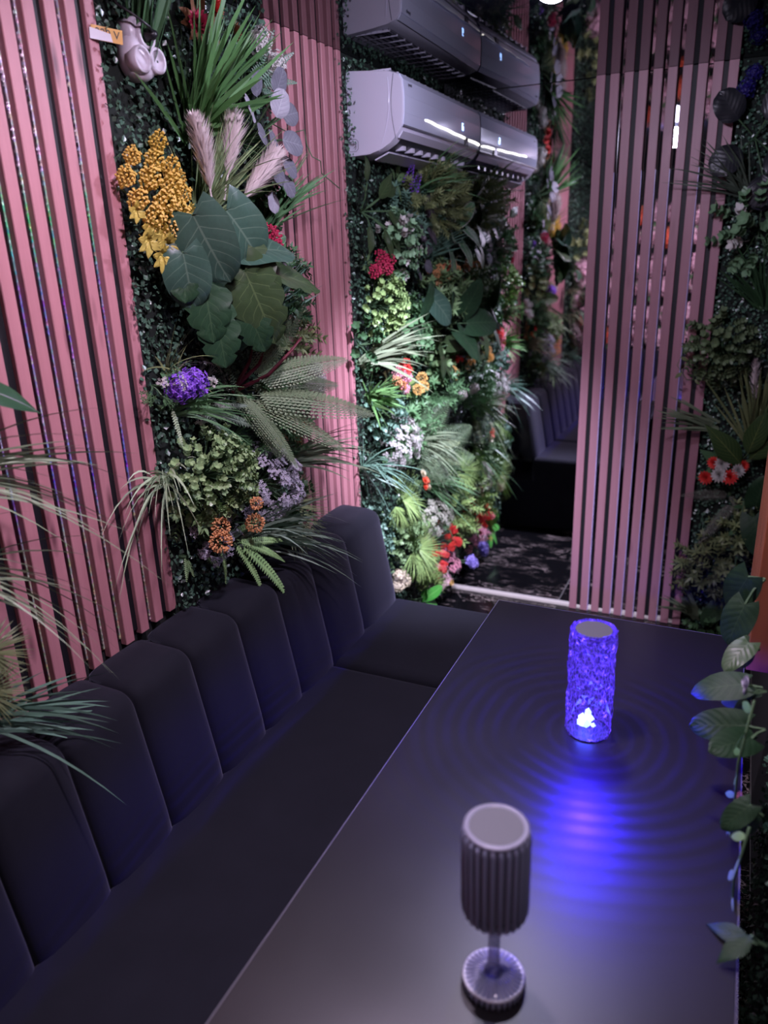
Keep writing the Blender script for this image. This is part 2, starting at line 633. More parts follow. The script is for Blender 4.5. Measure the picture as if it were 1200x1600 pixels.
def cushion(x0, x1, y0, y1, z0, z1, r=0.03, n=5):
    b = MB()
    vs = []
    prof = [(0, z0)] + [(r * (1 - math.cos(a)), z1 - r + r * math.sin(a)) for a in [PI / 2 * i / n for i in range(n + 1)]]
    rings = []
    for ins, z in prof:
        ring = []
        for cx, cy, a0 in ((x1, y1, 0), (x0, y1, PI / 2), (x0, y0, PI), (x1, y0, 1.5 * PI)):
            sx = -1 if cx == x1 else 1
            sy = -1 if cy == y1 else 1
            rc = max(0.03 - ins, 0.002)
            for q in range(4):
                a = a0 + PI / 2 * q / 3
                ring.append((cx + sx * (ins + rc) + rc * math.cos(a), cy + sy * (ins + rc) + rc * math.sin(a), z))
        rings.append(ring)
    k = len(rings[0])
    b.add([q for ring in rings for q in ring],
          [(i * k + j, i * k + (j + 1) % k, (i + 1) * k + (j + 1) % k, (i + 1) * k + j) for i in range(len(rings) - 1) for j in range(k)] +
          [tuple(range(k))[::-1], tuple((len(rings) - 1) * k + j for j in range(k))])
    return b


def bench(label, loc, rz, edges, seat_y, depth, base_in=0.03):
    t = thing('bench', label, 'bench', loc, rz)
    for a, c in zip(edges[:-1], edges[1:]):
        obj('backrest_channel', puff(c - a, back_prof, 0.028), M_velvet, t, T(0.003, (a + c) / 2, 0), True)
    obj('seat_cushion', cushion(0.20, depth, seat_y[0], seat_y[1], 0.30, 0.452, 0.03), M_velvet, t, None, True)
    b = MB()
    b.box(0.008, depth - base_in, seat_y[0] + 0.006, seat_y[1] - 0.006, 0.0, 0.30)
    obj('base', b, M_velvet, t)
    return t


nearE = [0.286 + 0.1965 * i for i in range(9)]
nearE[-1] = 1.857
bench('long black velvet bench with channelled back under the near slat panel', (XL, 0, 0), 0, nearE, (0.27, 1.848), 0.73)
bench('short black velvet bench module at the far end, under the narrow slats', (XL, 0, 0), 0, [1.864, 2.085, 2.355], (1.868, 2.365), 0.73)
bench('black velvet bench along the back wall, seen in the mirror only', (0, YB, 0), PI / 2, [0.93 - 0.2 * i for i in range(5)][::-1] + [XL * -1 - 0.14], (0.10, 1.14), 0.60)

# ------------------------------------------------------------------ table
t = thing('table', 'long dark laminate table with thin pale edge running along the bench', 'table', (0, 0, 0))
b = MB()
b.box(-0.535, 0.089, 0.30, 1.874, 0.722, 0.75)
bevel(obj('tabletop', b, M_table, t), 0.0015, 2)
b = MB()
e = 0.0016
for (x0, x1, y0, y1) in ((-0.535 - e, -0.535, 0.30 - e, 1.874 + e), (0.089, 0.089 + e, 0.30 - e, 1.874 + e), (-0.535, 0.089, 1.874, 1.874 + e), (-0.535, 0.089, 0.30 - e, 0.30)):
    b.box(x0, x1, y0, y1, 0.722, 0.7495)
obj('edge_band', b, M_edge, t)
for y in (0.62, 1.55):
    b = MB()
    b.box(-0.36, -0.09, y - 0.02, y + 0.02, 0.012, 0.722)
    bevel(obj('leg', b, M_black, t), 0.003)
    b = MB()
    b.box(-0.44, -0.01, y - 0.035, y + 0.035, 0.0, 0.012)
    bevel(obj('foot_plate', b, M_black, t), 0.003)

# ------------------------------------------------------------------ crystal lamp (lit blue)
LX, LY = -0.197, 1.357
lamp = thing('crystal_lamp', 'tall faceted crystal table lamp glowing blue near the far end of the table', 'lamp', (LX, LY, 0.75), 0.2)
m, nt, p = newmat('lit_acrylic')
out = nt.nodes['Material Output']
g = N(nt, 'ShaderNodeNewGeometry')
tc = N(nt, 'ShaderNodeTexCoord')
mp = N(nt, 'ShaderNodeMapping')
mp.inputs['Scale'].default_value = (150, 150, 75)
nt.links.new(tc.outputs['Object'], mp.inputs[0])
vo = N(nt, 'ShaderNodeTexVoronoi', feature='DISTANCE_TO_EDGE', i_Scale=1.0)
nt.links.new(mp.outputs[0], vo.inputs['Vector'])
ridge = N(nt, 'ShaderNodeMapRange')
ridge.inputs[1].default_value = 0.02
ridge.inputs[2].default_value = 0.22
ridge.inputs[3].default_value = 1.0
ridge.inputs[4].default_value = 0.0
nt.links.new(vo.outputs[0], ridge.inputs[0])
no = N(nt, 'ShaderNodeTexNoise', i_Scale=70.0, i_Detail=3.0)
nt.links.new(tc.outputs['Object'], no.inputs['Vector'])
spark = math_node(nt, 'POWER', math_node(nt, 'MULTIPLY', no.outputs[0], 1.45), 14.0)
fac = math_node(nt, 'MULTIPLY', g.outputs['Random Per Island'], 0.45)
k1 = math_node(nt, 'MULTIPLY_ADD', ridge.outputs[0], 0.55, fac)
em = N(nt, 'ShaderNodeEmission')
nt.links.new(mix_rgb(nt, ridge.outputs[0], (0.012, 0.001, 0.50), (0.13, 0.055, 1.0)), em.inputs[0])
nt.links.new(math_node(nt, 'MULTIPLY_ADD', spark, 3.0, math_node(nt, 'MULTIPLY_ADD', k1, 0.58, 0.02)), em.inputs[1])
tr = N(nt, 'ShaderNodeBsdfTransparent')
tr.inputs[0].default_value = (0.80, 0.78, 1.0, 1)
gl = N(nt, 'ShaderNodeBsdfGlossy', i_Roughness=0.06)
m1 = N(nt, 'ShaderNodeMixShader', i_0=0.16)
nt.links.new(tr.outputs[0], m1.inputs[1])
nt.links.new(gl.outputs[0], m1.inputs[2])
ad = N(nt, 'ShaderNodeAddShader')
nt.links.new(m1.outputs[0], ad.inputs[0])
nt.links.new(em.outputs[0], ad.inputs[1])
nt.links.new(ad.outputs[0], out.inputs[0])
M_lit = m
# shade: ten columns of diamond facets, every facet split at a raised or sunk centre
b = MB()
nc, nrw, Rl, Hl = 10, 9, 0.0455, 0.226
lv = {}


def pt(i, j):
    a = 2 * PI * (i + 0.5 * (j % 2)) / nc
    r = Rl * (1.0 if j in (0, nrw) else 1.0 + 0.055 * math.sin(j * 2.1 + i * 1.7))
    return Vector((r * math.cos(a), r * math.sin(a), 0.004 + Hl * j / nrw))


rr = random.Random(5)
for j in range(nrw):
    for i in range(nc):
        if j % 2 == 0:
            tris = [(pt(i, j), pt(i + 1, j), pt(i, j + 1)), (pt(i + 1, j), pt(i + 1, j + 1), pt(i, j + 1))]
        else:
            tris = [(pt(i, j), pt(i + 1, j + 1), pt(i, j + 1)), (pt(i, j), pt(i + 1, j), pt(i + 1, j + 1))]
        for tri in tris:
            c = (tri[0] + tri[1] + tri[2]) / 3
            q = c * 1.0
            s_ = 1 + rr.uniform(-0.05, 0.06)
            q.x *= s_
            q.y *= s_
            for e_ in range(3):
                b.add([tri[e_], tri[(e_ + 1) % 3], q], [(0, 1, 2)])
obj('crystal_shade', b, M_lit, lamp)
b = MB()
b.lathe([(0.0455, 0.2305), (0.0462, 0.2325), (0.0362, 0.2335), (0.0350, 0.2300)], 10)
o = obj('shade_rim', b, M_lit, lamp)
o['label'] = 'glowing ten-sided top rim'
b = MB()
b.lathe([(0.0, 0.2318), (0.0352, 0.2318), (0.0358, 0.2300), (0.0340, 0.2200), (0.0, 0.2200)], 40)
o = obj('top_cap', b, simple('lamp_cap_grey', (0.11, 0.11, 0.135), 0.5), lamp)
o['label'] = 'round matt grey touch cap'
b = MB()
b.lathe([(0.0, 0.0), (0.040, 0.0), (0.041, 0.003), (0.0, 0.006)], 20)
obj('base', b, simple('lamp_base', (0.06, 0.06, 0.10), 0.4), lamp)
b = MB()
rr = random.Random(3)
for i in range(14):
    a = rr.uniform(0, 2 * PI)
    r = rr.uniform(0, 0.017)
    z = 0.018 + rr.uniform(0, 0.03) * (1 - r / 0.022)
    s_ = rr.uniform(0.004, 0.009)
    b.add([(r * math.cos(a) + s_, r * math.sin(a), z), (r * math.cos(a) - s_, r * math.sin(a) + s_, z), (r * math.cos(a) - s_, r * math.sin(a) - s_, z),
           (r * math.cos(a), r * math.sin(a), z + 1.6 * s_), (r * math.cos(a), r * math.sin(a), z - s_)],
          [(0, 1, 3), (1, 2, 3), (2, 0, 3), (1, 0, 4), (2, 1, 4), (0, 2, 4)])
o = obj('led_module', b, simple('led_white', (1, 1, 1), 0.5, emit=(0.06, 0.09, 1.0), es=16.0), lamp)
o['label'] = 'white glaring light module low in the shade'
ld = bpy.data.lights.new('lamp_light', 'POINT')
ld.energy = TABLE_LAMP_W
ld.shadow_soft_size = 0.006
ld.color = (1, 1, 1)
ld.use_nodes = True
nt = ld.node_tree
em = nt.nodes['Emission']
tc = N(nt, 'ShaderNodeTexCoord')
sp = N(nt, 'ShaderNodeSeparateXYZ')
nt.links.new(tc.outputs['Normal'], sp.inputs[0])
no = N(nt, 'ShaderNodeTexNoise', i_Scale=1.3, i_Detail=1.0)
nt.links.new(tc.outputs['Normal'], no.inputs['Vector'])
xx = math_node(nt, 'MULTIPLY', sp.outputs[0], sp.outputs[0])
yy = math_node(nt, 'MULTIPLY', sp.outputs[1], sp.outputs[1])
hr = math_node(nt, 'SQRT', math_node(nt, 'ADD', xx, yy))
az = math_node(nt, 'MAXIMUM', math_node(nt, 'ABSOLUTE', sp.outputs[2]), 0.05)
rad = math_node(nt, 'DIVIDE', hr, az)
rad = math_node(nt, 'MULTIPLY_ADD', no.outputs[0], 0.22, rad)
n2 = N(nt, 'ShaderNodeTexNoise', i_Scale=2.6, i_Detail=2.0)
nt.links.new(tc.outputs['Normal'], n2.inputs['Vector'])
sn = math_node(nt, 'SINE', math_node(nt, 'MULTIPLY', rad, 40.0))
pk = math_node(nt, 'POWER', math_node(nt, 'MULTIPLY_ADD', sn, 0.5, 0.5), 9.0)
st = math_node(nt, 'MULTIPLY', math_node(nt, 'MULTIPLY_ADD', math_node(nt, 'MULTIPLY', pk, math_node(nt, 'POWER', math_node(nt, 'MULTIPLY', n2.outputs[0], 1.8), 2.0)), 0.95, 0.36), math_node(nt, 'MULTIPLY_ADD', math_node(nt, 'POWER', rad, 2.0), 0.8, 0.45))
st = math_node(nt, 'MINIMUM', st, 3.0)
dn = N(nt, 'ShaderNodeMapRange', interpolation_type='SMOOTHSTEP')
dn.inputs[1].default_value = -0.20
dn.inputs[2].default_value = -0.50
nt.links.new(sp.outputs[2], dn.inputs[0])
nt.links.new(math_node(nt, 'MULTIPLY', st, dn.outputs[0]), em.inputs['Strength'])
em.inputs['Color'].default_value = (0.030, 0.010, 1.0, 1)
lo = bpy.data.objects.new('lamp_light', ld)
C.objects.link(lo)
lo.parent = lamp
lo.location = (0, 0, 0.2145)

# ------------------------------------------------------------------ unlit goblet lamp
m, nt, p = newmat('clear_acrylic')
out = nt.nodes['Material Output']
tr = N(nt, 'ShaderNodeBsdfTransparent')
tr.inputs[0].default_value = (0.80, 0.80, 0.90, 1)
p.inputs['Base Color'].default_value = (0.30, 0.30, 0.40, 1)
p.inputs['Roughness'].default_value = 0.10
p.inputs['Specular IOR Level'].default_value = 1.0
lw = N(nt, 'ShaderNodeLayerWeight', i_Blend=0.45)
mx = N(nt, 'ShaderNodeMixShader')
nt.links.new(math_node(nt, 'MULTIPLY_ADD', lw.outputs['Facing'], 0.62, 0.16), mx.inputs[0])
nt.links.new(tr.outputs[0], mx.inputs[1])
nt.links.new(p.outputs[0], mx.inputs[2])
nt.links.new(mx.outputs[0], out.inputs[0])
M_acryl = m
GX, GY = -0.2095, 0.741
gob = thing('goblet_lamp', 'small unlit goblet shaped clear ribbed lamp at the near end of the table', 'lamp', (GX, GY, 0.75))
nfl = 30


def fl(a, i):
    return 0.028 * (abs(math.sin(a * nfl / 2)) - 0.5)


b = MB()
b.lathe([(0.012, 0.128), (0.034, 0.1275), (0.0395, 0.132), (0.0405, 0.150), (0.0408, 0.245), (0.0400, 0.2615)], 60)
obj('clear_shade', b, M_acryl, gob, None, True)
b = MB()
b.lathe([(0.0, 0.134), (0.031, 0.134), (0.0355, 0.142), (0.0365, 0.20), (0.0365, 0.255), (0.0, 0.256)], 48)
obj('inner_liner', b, simple('smoked_liner', (0.055, 0.05, 0.085), 0.25), gob, None, True)
M_rib = simple('frosted_rib', (0.27, 0.29, 0.42), 0.2)
b = MB()
nrib = 26
for q in range(nrib):
    a = 2 * PI * (q + 0.3) / nrib
    c_, s_ = math.cos(a), math.sin(a)
    b.tube([(0.0385 * c_, 0.0385 * s_, 0.131), (0.0412 * c_, 0.0412 * s_, 0.140), (0.0414 * c_, 0.0414 * s_, 0.20), (0.0412 * c_, 0.0412 * s_, 0.252), (0.039 * c_, 0.039 * s_, 0.2605)], 0.0026, 8)
obj('shade_ribs', b, M_rib, gob, None, True)
b = MB()
b.lathe([(0.030, 0.1275), (0.0385, 0.1290), (0.0408, 0.1325), (0.0385, 0.1345), (0.030, 0.1320)], 48)
obj('lower_rim', b, M_rib, gob, None, True)
b = MB()
b.lathe([(0.0365, 0.2615), (0.0405, 0.2622), (0.0408, 0.2650), (0.0345, 0.2662), (0.0340, 0.2640)], 48)
o = obj('shade_rim', b, simple('frosted_rim', (0.26, 0.26, 0.34), 0.3), gob, None, True)
b = MB()
b.lathe([(0.0, 0.2648), (0.0338, 0.2648), (0.0344, 0.2630), (0.034, 0.2560), (0.0, 0.2560)], 48)
o = obj('top_cap', b, simple('goblet_cap', (0.105, 0.108, 0.125), 0.6), gob)
o['label'] = 'flat satin grey cap'
b = MB()
b.lathe([(0.0135, 0.024), (0.0085, 0.034), (0.0078, 0.06), (0.0078, 0.105), (0.010, 0.122), (0.013, 0.128)], 24)
obj('stem', b, M_acryl, gob, None, True)
b = MB()
b.lathe([(0.0, 0.0), (0.0385, 0.0), (0.0405, 0.003), (0.0405, 0.014), (0.0385, 0.0175), (0.026, 0.0200), (0.0135, 0.024), (0.0, 0.0245)], 60)
obj('clear_foot', b, M_acryl, gob, None, True)
b = MB()
b.lathe([(0.0, 0.001), (0.0365, 0.001), (0.0370, 0.012), (0.012, 0.0165), (0.0, 0.0165)], 60)
obj('silver_disc', b, simple('silver_disc', (0.16, 0.16, 0.22), 0.3, 0.3), gob)
b = MB()
for q in range(34):
    a = 2 * PI * q / 34
    c_, s_ = math.cos(a), math.sin(a)
    b.tube([(0.0095 * c_, 0.0095 * s_, 0.0250), (0.026 * c_, 0.026 * s_, 0.0205), (0.0385 * c_, 0.0385 * s_, 0.0178), (0.0410 * c_, 0.0410 * s_, 0.0140), (0.0410 * c_, 0.0410 * s_, 0.0030)], 0.0007, 6, 0.0024)
obj('foot_ribs', b, M_rib, gob, None, True)
b = MB()
b.lathe([(0.0375, 0.0176), (0.0400, 0.0186), (0.0420, 0.0160), (0.0405, 0.0140)], 60)
obj('foot_rim', b, simple('bright_rim', (0.62, 0.62, 0.70), 0.18), gob, None, True)

# ------------------------------------------------------------------ air conditioner
ac = thing('air_conditioner', 'white split air conditioner high on the wall beside the mirror showing digit 6', 'air conditioner', (XL + 0.004, 2.533, 0), 0.030)
LAC = 0.893
prof = [(0.0, 2.238), (0.10, 2.230), (0.165, 2.222), (0.193, 2.212), (0.2045, 2.195), (0.2085, 2.15), (0.2075, 2.10), (0.203, 2.066), (0.200, 2.060), (0.1955, 2.050), (0.180, 2.030),
        (0.163, 2.014), (0.130, 1.996), (0.085, 1.983), (0.0, 1.979)]
inset = [(x * 0.985, 2.11 + (z - 2.11) * 0.99) for x, z in prof]
b = MB()
k = len(prof)
rings = [(0.0, inset), (0.004, prof), (LAC - 0.004, prof), (LAC, inset)]
b.add([(x, y, z) for y, pr in rings for x, z in pr],
      [(a * k + i, (a + 1) * k + i, (a + 1) * k + (i + 1) % k, a * k + (i + 1) % k) for a in range(3) for i in range(k)] +
      [tuple(range(k)), tuple(3 * k + i for i in range(k))[::-1]])
o = obj('housing', b, M_white, ac, None, True)
o.data.polygons.foreach_set('use_smooth', [len(p_.vertices) < 6 for p_ in o.data.polygons])
md = o.modifiers.new('split', 'EDGE_SPLIT')
md.split_angle = 0.7


def strip_on(pr, i0, i1, y0, y1, off, name, mat, label=None, parent=None):
    b = MB()
    for i in range(i0, i1):
        (xa, za), (xb, zb) = pr[i], pr[i + 1]
        dx, dz = xb - xa, zb - za
        l = math.hypot(dx, dz)
        nx, nz = -dz / l, dx / l
        if nx < 0 and abs(nx) > abs(nz):
            nx, nz = -nx, -nz
        if abs(nx) <= abs(nz) and (nz > 0) == (za < 2.1):
            nx, nz = -nx, -nz
        q = [(xa + nx * off, y0, za + nz * off), (xb + nx * off, y0, zb + nz * off), (xb + nx * off, y1, zb + nz * off), (xa + nx * off, y1, za + nz * off)]
        r = [(xa, y0, za), (xb, y0, zb), (xb, y1, zb), (xa, y1, za)]
        b.add(q + r, [(0, 1, 2, 3), (4, 7, 6, 5), (0, 4, 5, 1), (1, 5, 6, 2), (2, 6, 7, 3), (3, 7, 4, 0)])
    o = obj(name, b, mat, parent or ac)
    if label:
        o['label'] = label
    return o


M_acpanel = simple('gloss_white_panel', (0.74, 0.77, 0.95), 0.10)
strip_on(prof, 3, 8, 0.006, LAC - 0.006, 0.0028, 'front_panel', M_acpanel, 'glossy front panel')
M_seam = simple('seam_grey', (0.10, 0.10, 0.13), 0.5)
b = MB()
b.box(0.2000, 0.2062, 0.006, LAC - 0.006, 2.0600, 2.0650)
obj('panel_seam', b, M_seam, ac)
# painted glint bar, digits, brand plate and the energy label window
M_glint = simple('painted_glint', (1, 1, 1), 0.4, emit=(1.0, 0.93, 0.80), es=3.5)  # glowing strip stands in for a light reflected in the panel
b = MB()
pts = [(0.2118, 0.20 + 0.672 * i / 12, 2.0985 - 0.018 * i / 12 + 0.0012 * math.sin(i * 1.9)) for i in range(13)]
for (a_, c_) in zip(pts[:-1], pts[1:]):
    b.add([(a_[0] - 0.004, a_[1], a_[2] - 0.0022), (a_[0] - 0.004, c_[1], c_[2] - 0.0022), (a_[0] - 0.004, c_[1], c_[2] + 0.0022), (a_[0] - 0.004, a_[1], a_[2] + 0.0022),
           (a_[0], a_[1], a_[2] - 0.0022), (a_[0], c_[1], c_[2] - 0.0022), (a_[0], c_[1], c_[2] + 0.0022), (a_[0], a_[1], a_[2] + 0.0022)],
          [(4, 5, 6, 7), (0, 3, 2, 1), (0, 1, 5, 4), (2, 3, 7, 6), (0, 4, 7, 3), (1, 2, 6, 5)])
o = obj('painted_glint', b, M_glint, ac)
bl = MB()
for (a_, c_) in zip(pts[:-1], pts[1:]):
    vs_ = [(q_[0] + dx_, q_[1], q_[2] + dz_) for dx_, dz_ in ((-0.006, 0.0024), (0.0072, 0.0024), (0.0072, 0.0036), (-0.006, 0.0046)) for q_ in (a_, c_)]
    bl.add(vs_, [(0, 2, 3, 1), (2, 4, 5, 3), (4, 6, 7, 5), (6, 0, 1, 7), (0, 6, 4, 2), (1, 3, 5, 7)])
obj('glint_shield', bl, M_acpanel, ac)  # added lip, keeps the glowing strip out of the ceiling reflection
o['label'] = 'thin glowing strip standing in for a light reflected across the panel'
M_digit = simple('digit_led', (0.2, 0.4, 1), 0.4, emit=(0.42, 0.66, 1.0), es=4.0)
b = MB()
dy, dz = 0.63, 2.112


def seg(y0, y1, z0, z1):
    b.box(0.2085, 0.2122, dy + y0, dy + y1, dz + z0, dz + z1)


seg(0, 0.016, 0.022, 0.025)
seg(0, 0.016, 0.011, 0.014)
seg(0, 0.016, 0, 0.003)
seg(0, 0.004, 0, 0.025)
seg(0.012, 0.016, 0, 0.014)
o = obj('digit_display', b, M_digit, ac)
o['label'] = 'glowing pale blue digit 6'
b = MB()
b.box(0.2075, 0.2122, 0.668, 0.708, 2.062, 2.088)
o = obj('info_window', b, M_darkplastic, ac)
b = MB()
for q in range(3):
    b.box(0.2122, 0.2126, 0.673 + 0.011 * q, 0.681 + 0.011 * q, 2.068, 2.082)
obj('window_icon', b, M_greyplastic, o)


def text(s_, size, mat, name, m_, parent, ext=0.0003):
    cu = bpy.data.curves.new(name, 'FONT')
    cu.body = s_
    cu.size = size
    cu.extrude = ext
    cu.align_x = 'CENTER'
    cu.align_y = 'CENTER'
    cu.resolution_u = 3
    tmp = bpy.data.objects.new(name, cu)
    me = bpy.data.meshes.new_from_object(tmp)
    me.name = name
    bpy.data.objects.remove(tmp)
    me.materials.clear()
    me.materials.append(mat)
    return link(name, me, parent, m_)


# face +x: text x runs along +y, text y along +z
FX = Matrix(((0, 0, 1, 0), (1, 0, 0, 0), (0, 1, 0, 0), (0, 0, 0, 1)))
text('syntek', 0.014, M_seam, 'maker_mark', T(0.2112, 0.058, 2.185) @ FX, ac)
# air outlet: slot, flap and louvres under the panel
b = MB()
strip_on(prof, 10, 12, 0.05, LAC - 0.05, 0.0012, 'outlet_slot', M_darkplastic)
strip_on(prof, 9, 10, 0.02, LAC - 0.02, 0.004, 'upper_flap', M_white)
b = MB()
b.add([(0.140, 0.03, 1.990), (0.090, 0.03, 1.970), (0.090, LAC - 0.03, 1.970), (0.140, LAC - 0.03, 1.990),
       (0.142, 0.03, 1.986), (0.092, 0.03, 1.966), (0.092, LAC - 0.03, 1.966), (0.142, LAC - 0.03, 1.986)],
      [(0, 1, 2, 3), (7, 6, 5, 4), (0, 4, 5, 1), (1, 5, 6, 2), (2, 6, 7, 3), (3, 7, 4, 0)])
obj('lower_flap', b, M_white, ac)
vb = MB()
vb.box(0.132, 0.172, -0.010, 0.010, 2.002, 2.016)
vme = vb.mesh('vane', M_white)
for q in range(9):
    link('vane', vme, ac, T(-0.004, 0.11 + 0.085 * q, -0.004))
b = MB()
for q in range(7):
    b.box(0.03 + 0.02 * q, 0.034 + 0.02 * q, 0.03, LAC - 0.03, 2.2285 - 0.0003 * q, 2.2355 - 0.0006 * q)
obj('top_grille', b, M_greyplastic, ac)
b = MB()
for q in range(13):
    b.box(0.03, 0.155, 0.03 + 0.067 * q, 0.036 + 0.067 * q, 2.229, 2.236)
obj('grille_rib', b, M_white, ac)
# curved line and hand-grip seam on the end cap
b = MB()
b.tube([(0.155 + 0.008 * math.sin(PI * i / 10) - 0.035 * (i / 10) ** 2, -0.0005, 2.205 - 0.215 * i / 10) for i in range(11)], 0.0012, 5)
obj('end_crease', b, M_white, ac)
b = MB()
b.tube([(0.176 - 0.012 * math.sin(PI * i / 10) + 0.004 * i / 10, -0.0003, 2.214 - 0.19 * i / 10) for i in range(11)], 0.0008, 5)
obj('end_seam', b, M_seam, ac)
b = MB()
b.tube([(0.002, -0.0002, 2.033), (0.035, -0.0002, 2.033), (0.043, -0.0002, 2.027), (0.043, -0.0002, 2.004), (0.036, -0.0002, 1.996), (0.012, -0.0002, 1.996)], 0.0008, 5)
b.tube([(0.002, -0.0002, 2.026), (0.028, -0.0002, 2.026), (0.035, -0.0002, 2.020), (0.035, -0.0002, 2.006), (0.03, -0.0002, 2.0)], 0.0008, 5)
obj('pipe_cover_seam', b, M_seam, ac)

# ------------------------------------------------------------------ wall socket cluster, plug, cable, sticker
SY, SZ = 1.490, 2.108
so = thing('wall_socket', 'round white triple wall socket among the leaves beside the slats', 'socket', (XL + 0.02, SY, SZ))
so.scale = (0.72, 0.66, 0.66)
M_sock = simple('socket_white', (0.66, 0.62, 0.68), 0.3)


def disc_x(prof_, n=28, m_=None):
    bb = MB()
    bb.lathe(prof_, n)
    bb.v = [(z, x, y) for x, y, z in bb.v]
    return bb


b = disc_x([(0.072, 0.0), (0.072, 0.035), (0.066, 0.050), (0.050, 0.058), (0.0, 0.060)], 36)
b.v = [(x, y * 0.95, z * 1.08 - 0.012) for x, y, z in b.v]
obj('body', b, M_sock, so, None, True)
b = disc_x([(0.046, 0.0), (0.046, 0.04), (0.041, 0.052), (0.0, 0.056)], 32)
b.v = [(x, y - 0.012, z + 0.048) for x, y, z in b.v]
obj('upper_body', b, M_sock, so, None, True)
for (dy_, dz_) in ((-0.030, -0.032), (0.044, -0.026), (0.004, 0.040)):
    pr = [(0.040, 0.030), (0.040, 0.066), (0.0385, 0.0685), (0.0320, 0.0690), (0.0300, 0.0670), (0.0270, 0.0560), (0.0, 0.0560)]
    o = obj('outlet_cup', disc_x(pr, 32), M_sock, so, T(0, dy_, dz_), True)
    hb = MB()
    for s_ in (-1, 1):
        hb.box(0.0562, 0.0570, s_ * 0.010 - 0.0035, s_ * 0.010 + 0.0035, -0.003, 0.004)
    obj('pin_hole', hb, M_darkplastic, o)
pl = thing('power_plug', 'black plug with cable in the upper outlet of the white socket', 'plug', (XL + 0.060, SY + 0.0026, SZ + 0.0264))
pl.scale = (0.7, 0.7, 0.7)
b = disc_x([(0.0, 0.0), (0.019, 0.0), (0.0195, 0.018), (0.015, 0.034), (0.008, 0.046), (0.0, 0.046)], 20)
obj('plug_body', b, M_darkplastic, pl, None, True)
b = MB()
b.tube([(0.036, -0.002, 0.0), (0.048, -0.03, 0.012), (0.038, -0.075, 0.032), (0.0, -0.10, 0.06), (-0.035, -0.105, 0.11), (-0.045, -0.09, 0.150)], 0.0038, 8)
obj('cable', b, M_darkplastic, pl, None, True)
st = thing('voltage_sticker', 'small yellow voltage sticker half covered with white tape on the last slat', 'sticker', (XL + 0.0218, 1.372, 2.122), -0.5)
STM = T(0, 0.034, 0) @ Matrix.Rotation(-0.08, 4, 'X')
b = MB()
b.box(-0.0002, 0.0008, -0.031, 0.033, -0.013, 0.013)
obj('yellow_plate', b, simple('sticker_yellow', (0.80, 0.44, 0.10), 0.4), st, STM)
text('220 V', 0.021, M_darkplastic, 'voltage_text', STM @ T(0.0011, 0.002, 0.001) @ FX, st)
b = MB()
b.add([(0.0018, -0.034, -0.013), (0.0018, 0.012, -0.0125), (0.0018, 0.008, 0.002), (0.0018, -0.010, 0.0045), (0.0018, -0.034, 0.0075),
       (0.0010, -0.034, -0.013), (0.0010, 0.012, -0.0125), (0.0010, 0.008, 0.002), (0.0010, -0.010, 0.0045), (0.0010, -0.034, 0.0075)],
      [(0, 1, 2, 3, 4), (9, 8, 7, 6, 5)] + [(i, i + 5, (i + 1) % 5 + 5, (i + 1) % 5) for i in range(5)])
obj('white_tape', b, simple('tape_white', (0.8, 0.78, 0.82), 0.4), st, STM)

# ------------------------------------------------------------------ downlights
DL_LABEL = ['small globe lamp under the ceiling at the top edge of the picture', 'round ceiling downlight above the near half of the table', 'unseen ceiling light added as fill in the near right corner']
for i, (x, y, col, es, r, sw, aim, cone_, drop) in enumerate(DOWNLIGHTS):
    d = thing('globe_lamp' if drop else 'downlight', DL_LABEL[i], 'lamp', (x, y, ZC))
    m_ring = simple('ring_%d' % i, (0.5, 0.5, 0.52), 0.3, 1.0)
    m_lens = simple('lens_%d' % i, (1, 1, 1), 0.5, emit=col, es=es)
    b = MB()
    if drop:
        b.lathe([(0.030, 0.0), (0.030, -0.010), (0.022, -0.014), (0.0, -0.014)], 24)
        obj('lamp_holder', b, m_ring, d, None, True)
        b = MB()
        b.lathe([(r * math.sin(a), -drop - r * math.cos(a)) for a in [PI * k / 14 for k in range(15)]][::-1], 28)
        b.v = [(x_, y_, min(z_, -0.0145)) for x_, y_, z_ in b.v]
        obj('globe', b, m_lens, d, None, True)
    else:
        b.lathe([(r + 0.012, 0.0), (r + 0.012, -0.004), (r + 0.004, -0.008), (r, -0.006), (r, 0.0)], 32)
        b.f = [f for f in b.f if len(f) < 10]
        obj('trim_ring', b, m_ring, d, None, True)
        b = MB()
        b.lathe([(r, -0.004), (r * 0.92, -0.008), (r * 0.70, -0.012), (r * 0.38, -0.014), (0.0, -0.015)], 32)
        obj('lens', b, m_lens, d)
    ld = bpy.data.lights.new('spot', 'SPOT')
    ld.energy = sw
    ld.color = col
    ld.spot_size = cone_
    ld.spot_blend = 1.0
    ld.shadow_soft_size = 0.03
    lo = bpy.data.objects.new('spot', ld)
    C.objects.link(lo)
    lo.parent = d
    lo.location = (0, 0, -drop - r - 0.012 if drop else -0.022)
    lo.rotation_euler = (Vector(aim) - Vector((x, y, ZC))).to_track_quat('-Z', 'Y').to_euler()

# ------------------------------------------------------------------ plant builders
# local axes of every plant: x out of its wall, y to the right as one faces the wall, z up
def place(wall, a, z, off):
    if wall == 'L':
        return (XL + off, a, z), 0.0
    if wall == 'F':
        return (a, YM - off, z), -PI / 2
    if wall == 'B':
        return (a, YB + off, z), PI / 2
    return (XR - off, a, z), PI


def P(kind, pos, label, cat='plant', group=None):
    loc, rz = place(*pos)
    return thing(kind, label, cat, loc, rz, group)


def unit(v):
    return Vector(v).normalized()


def cone(d, sp):
    """direction d jittered by sp"""
    d = unit(d)
    return (d + Vector((rnd.gauss(0, sp), rnd.gauss(0, sp), rnd.gauss(0, sp)))).normalized()


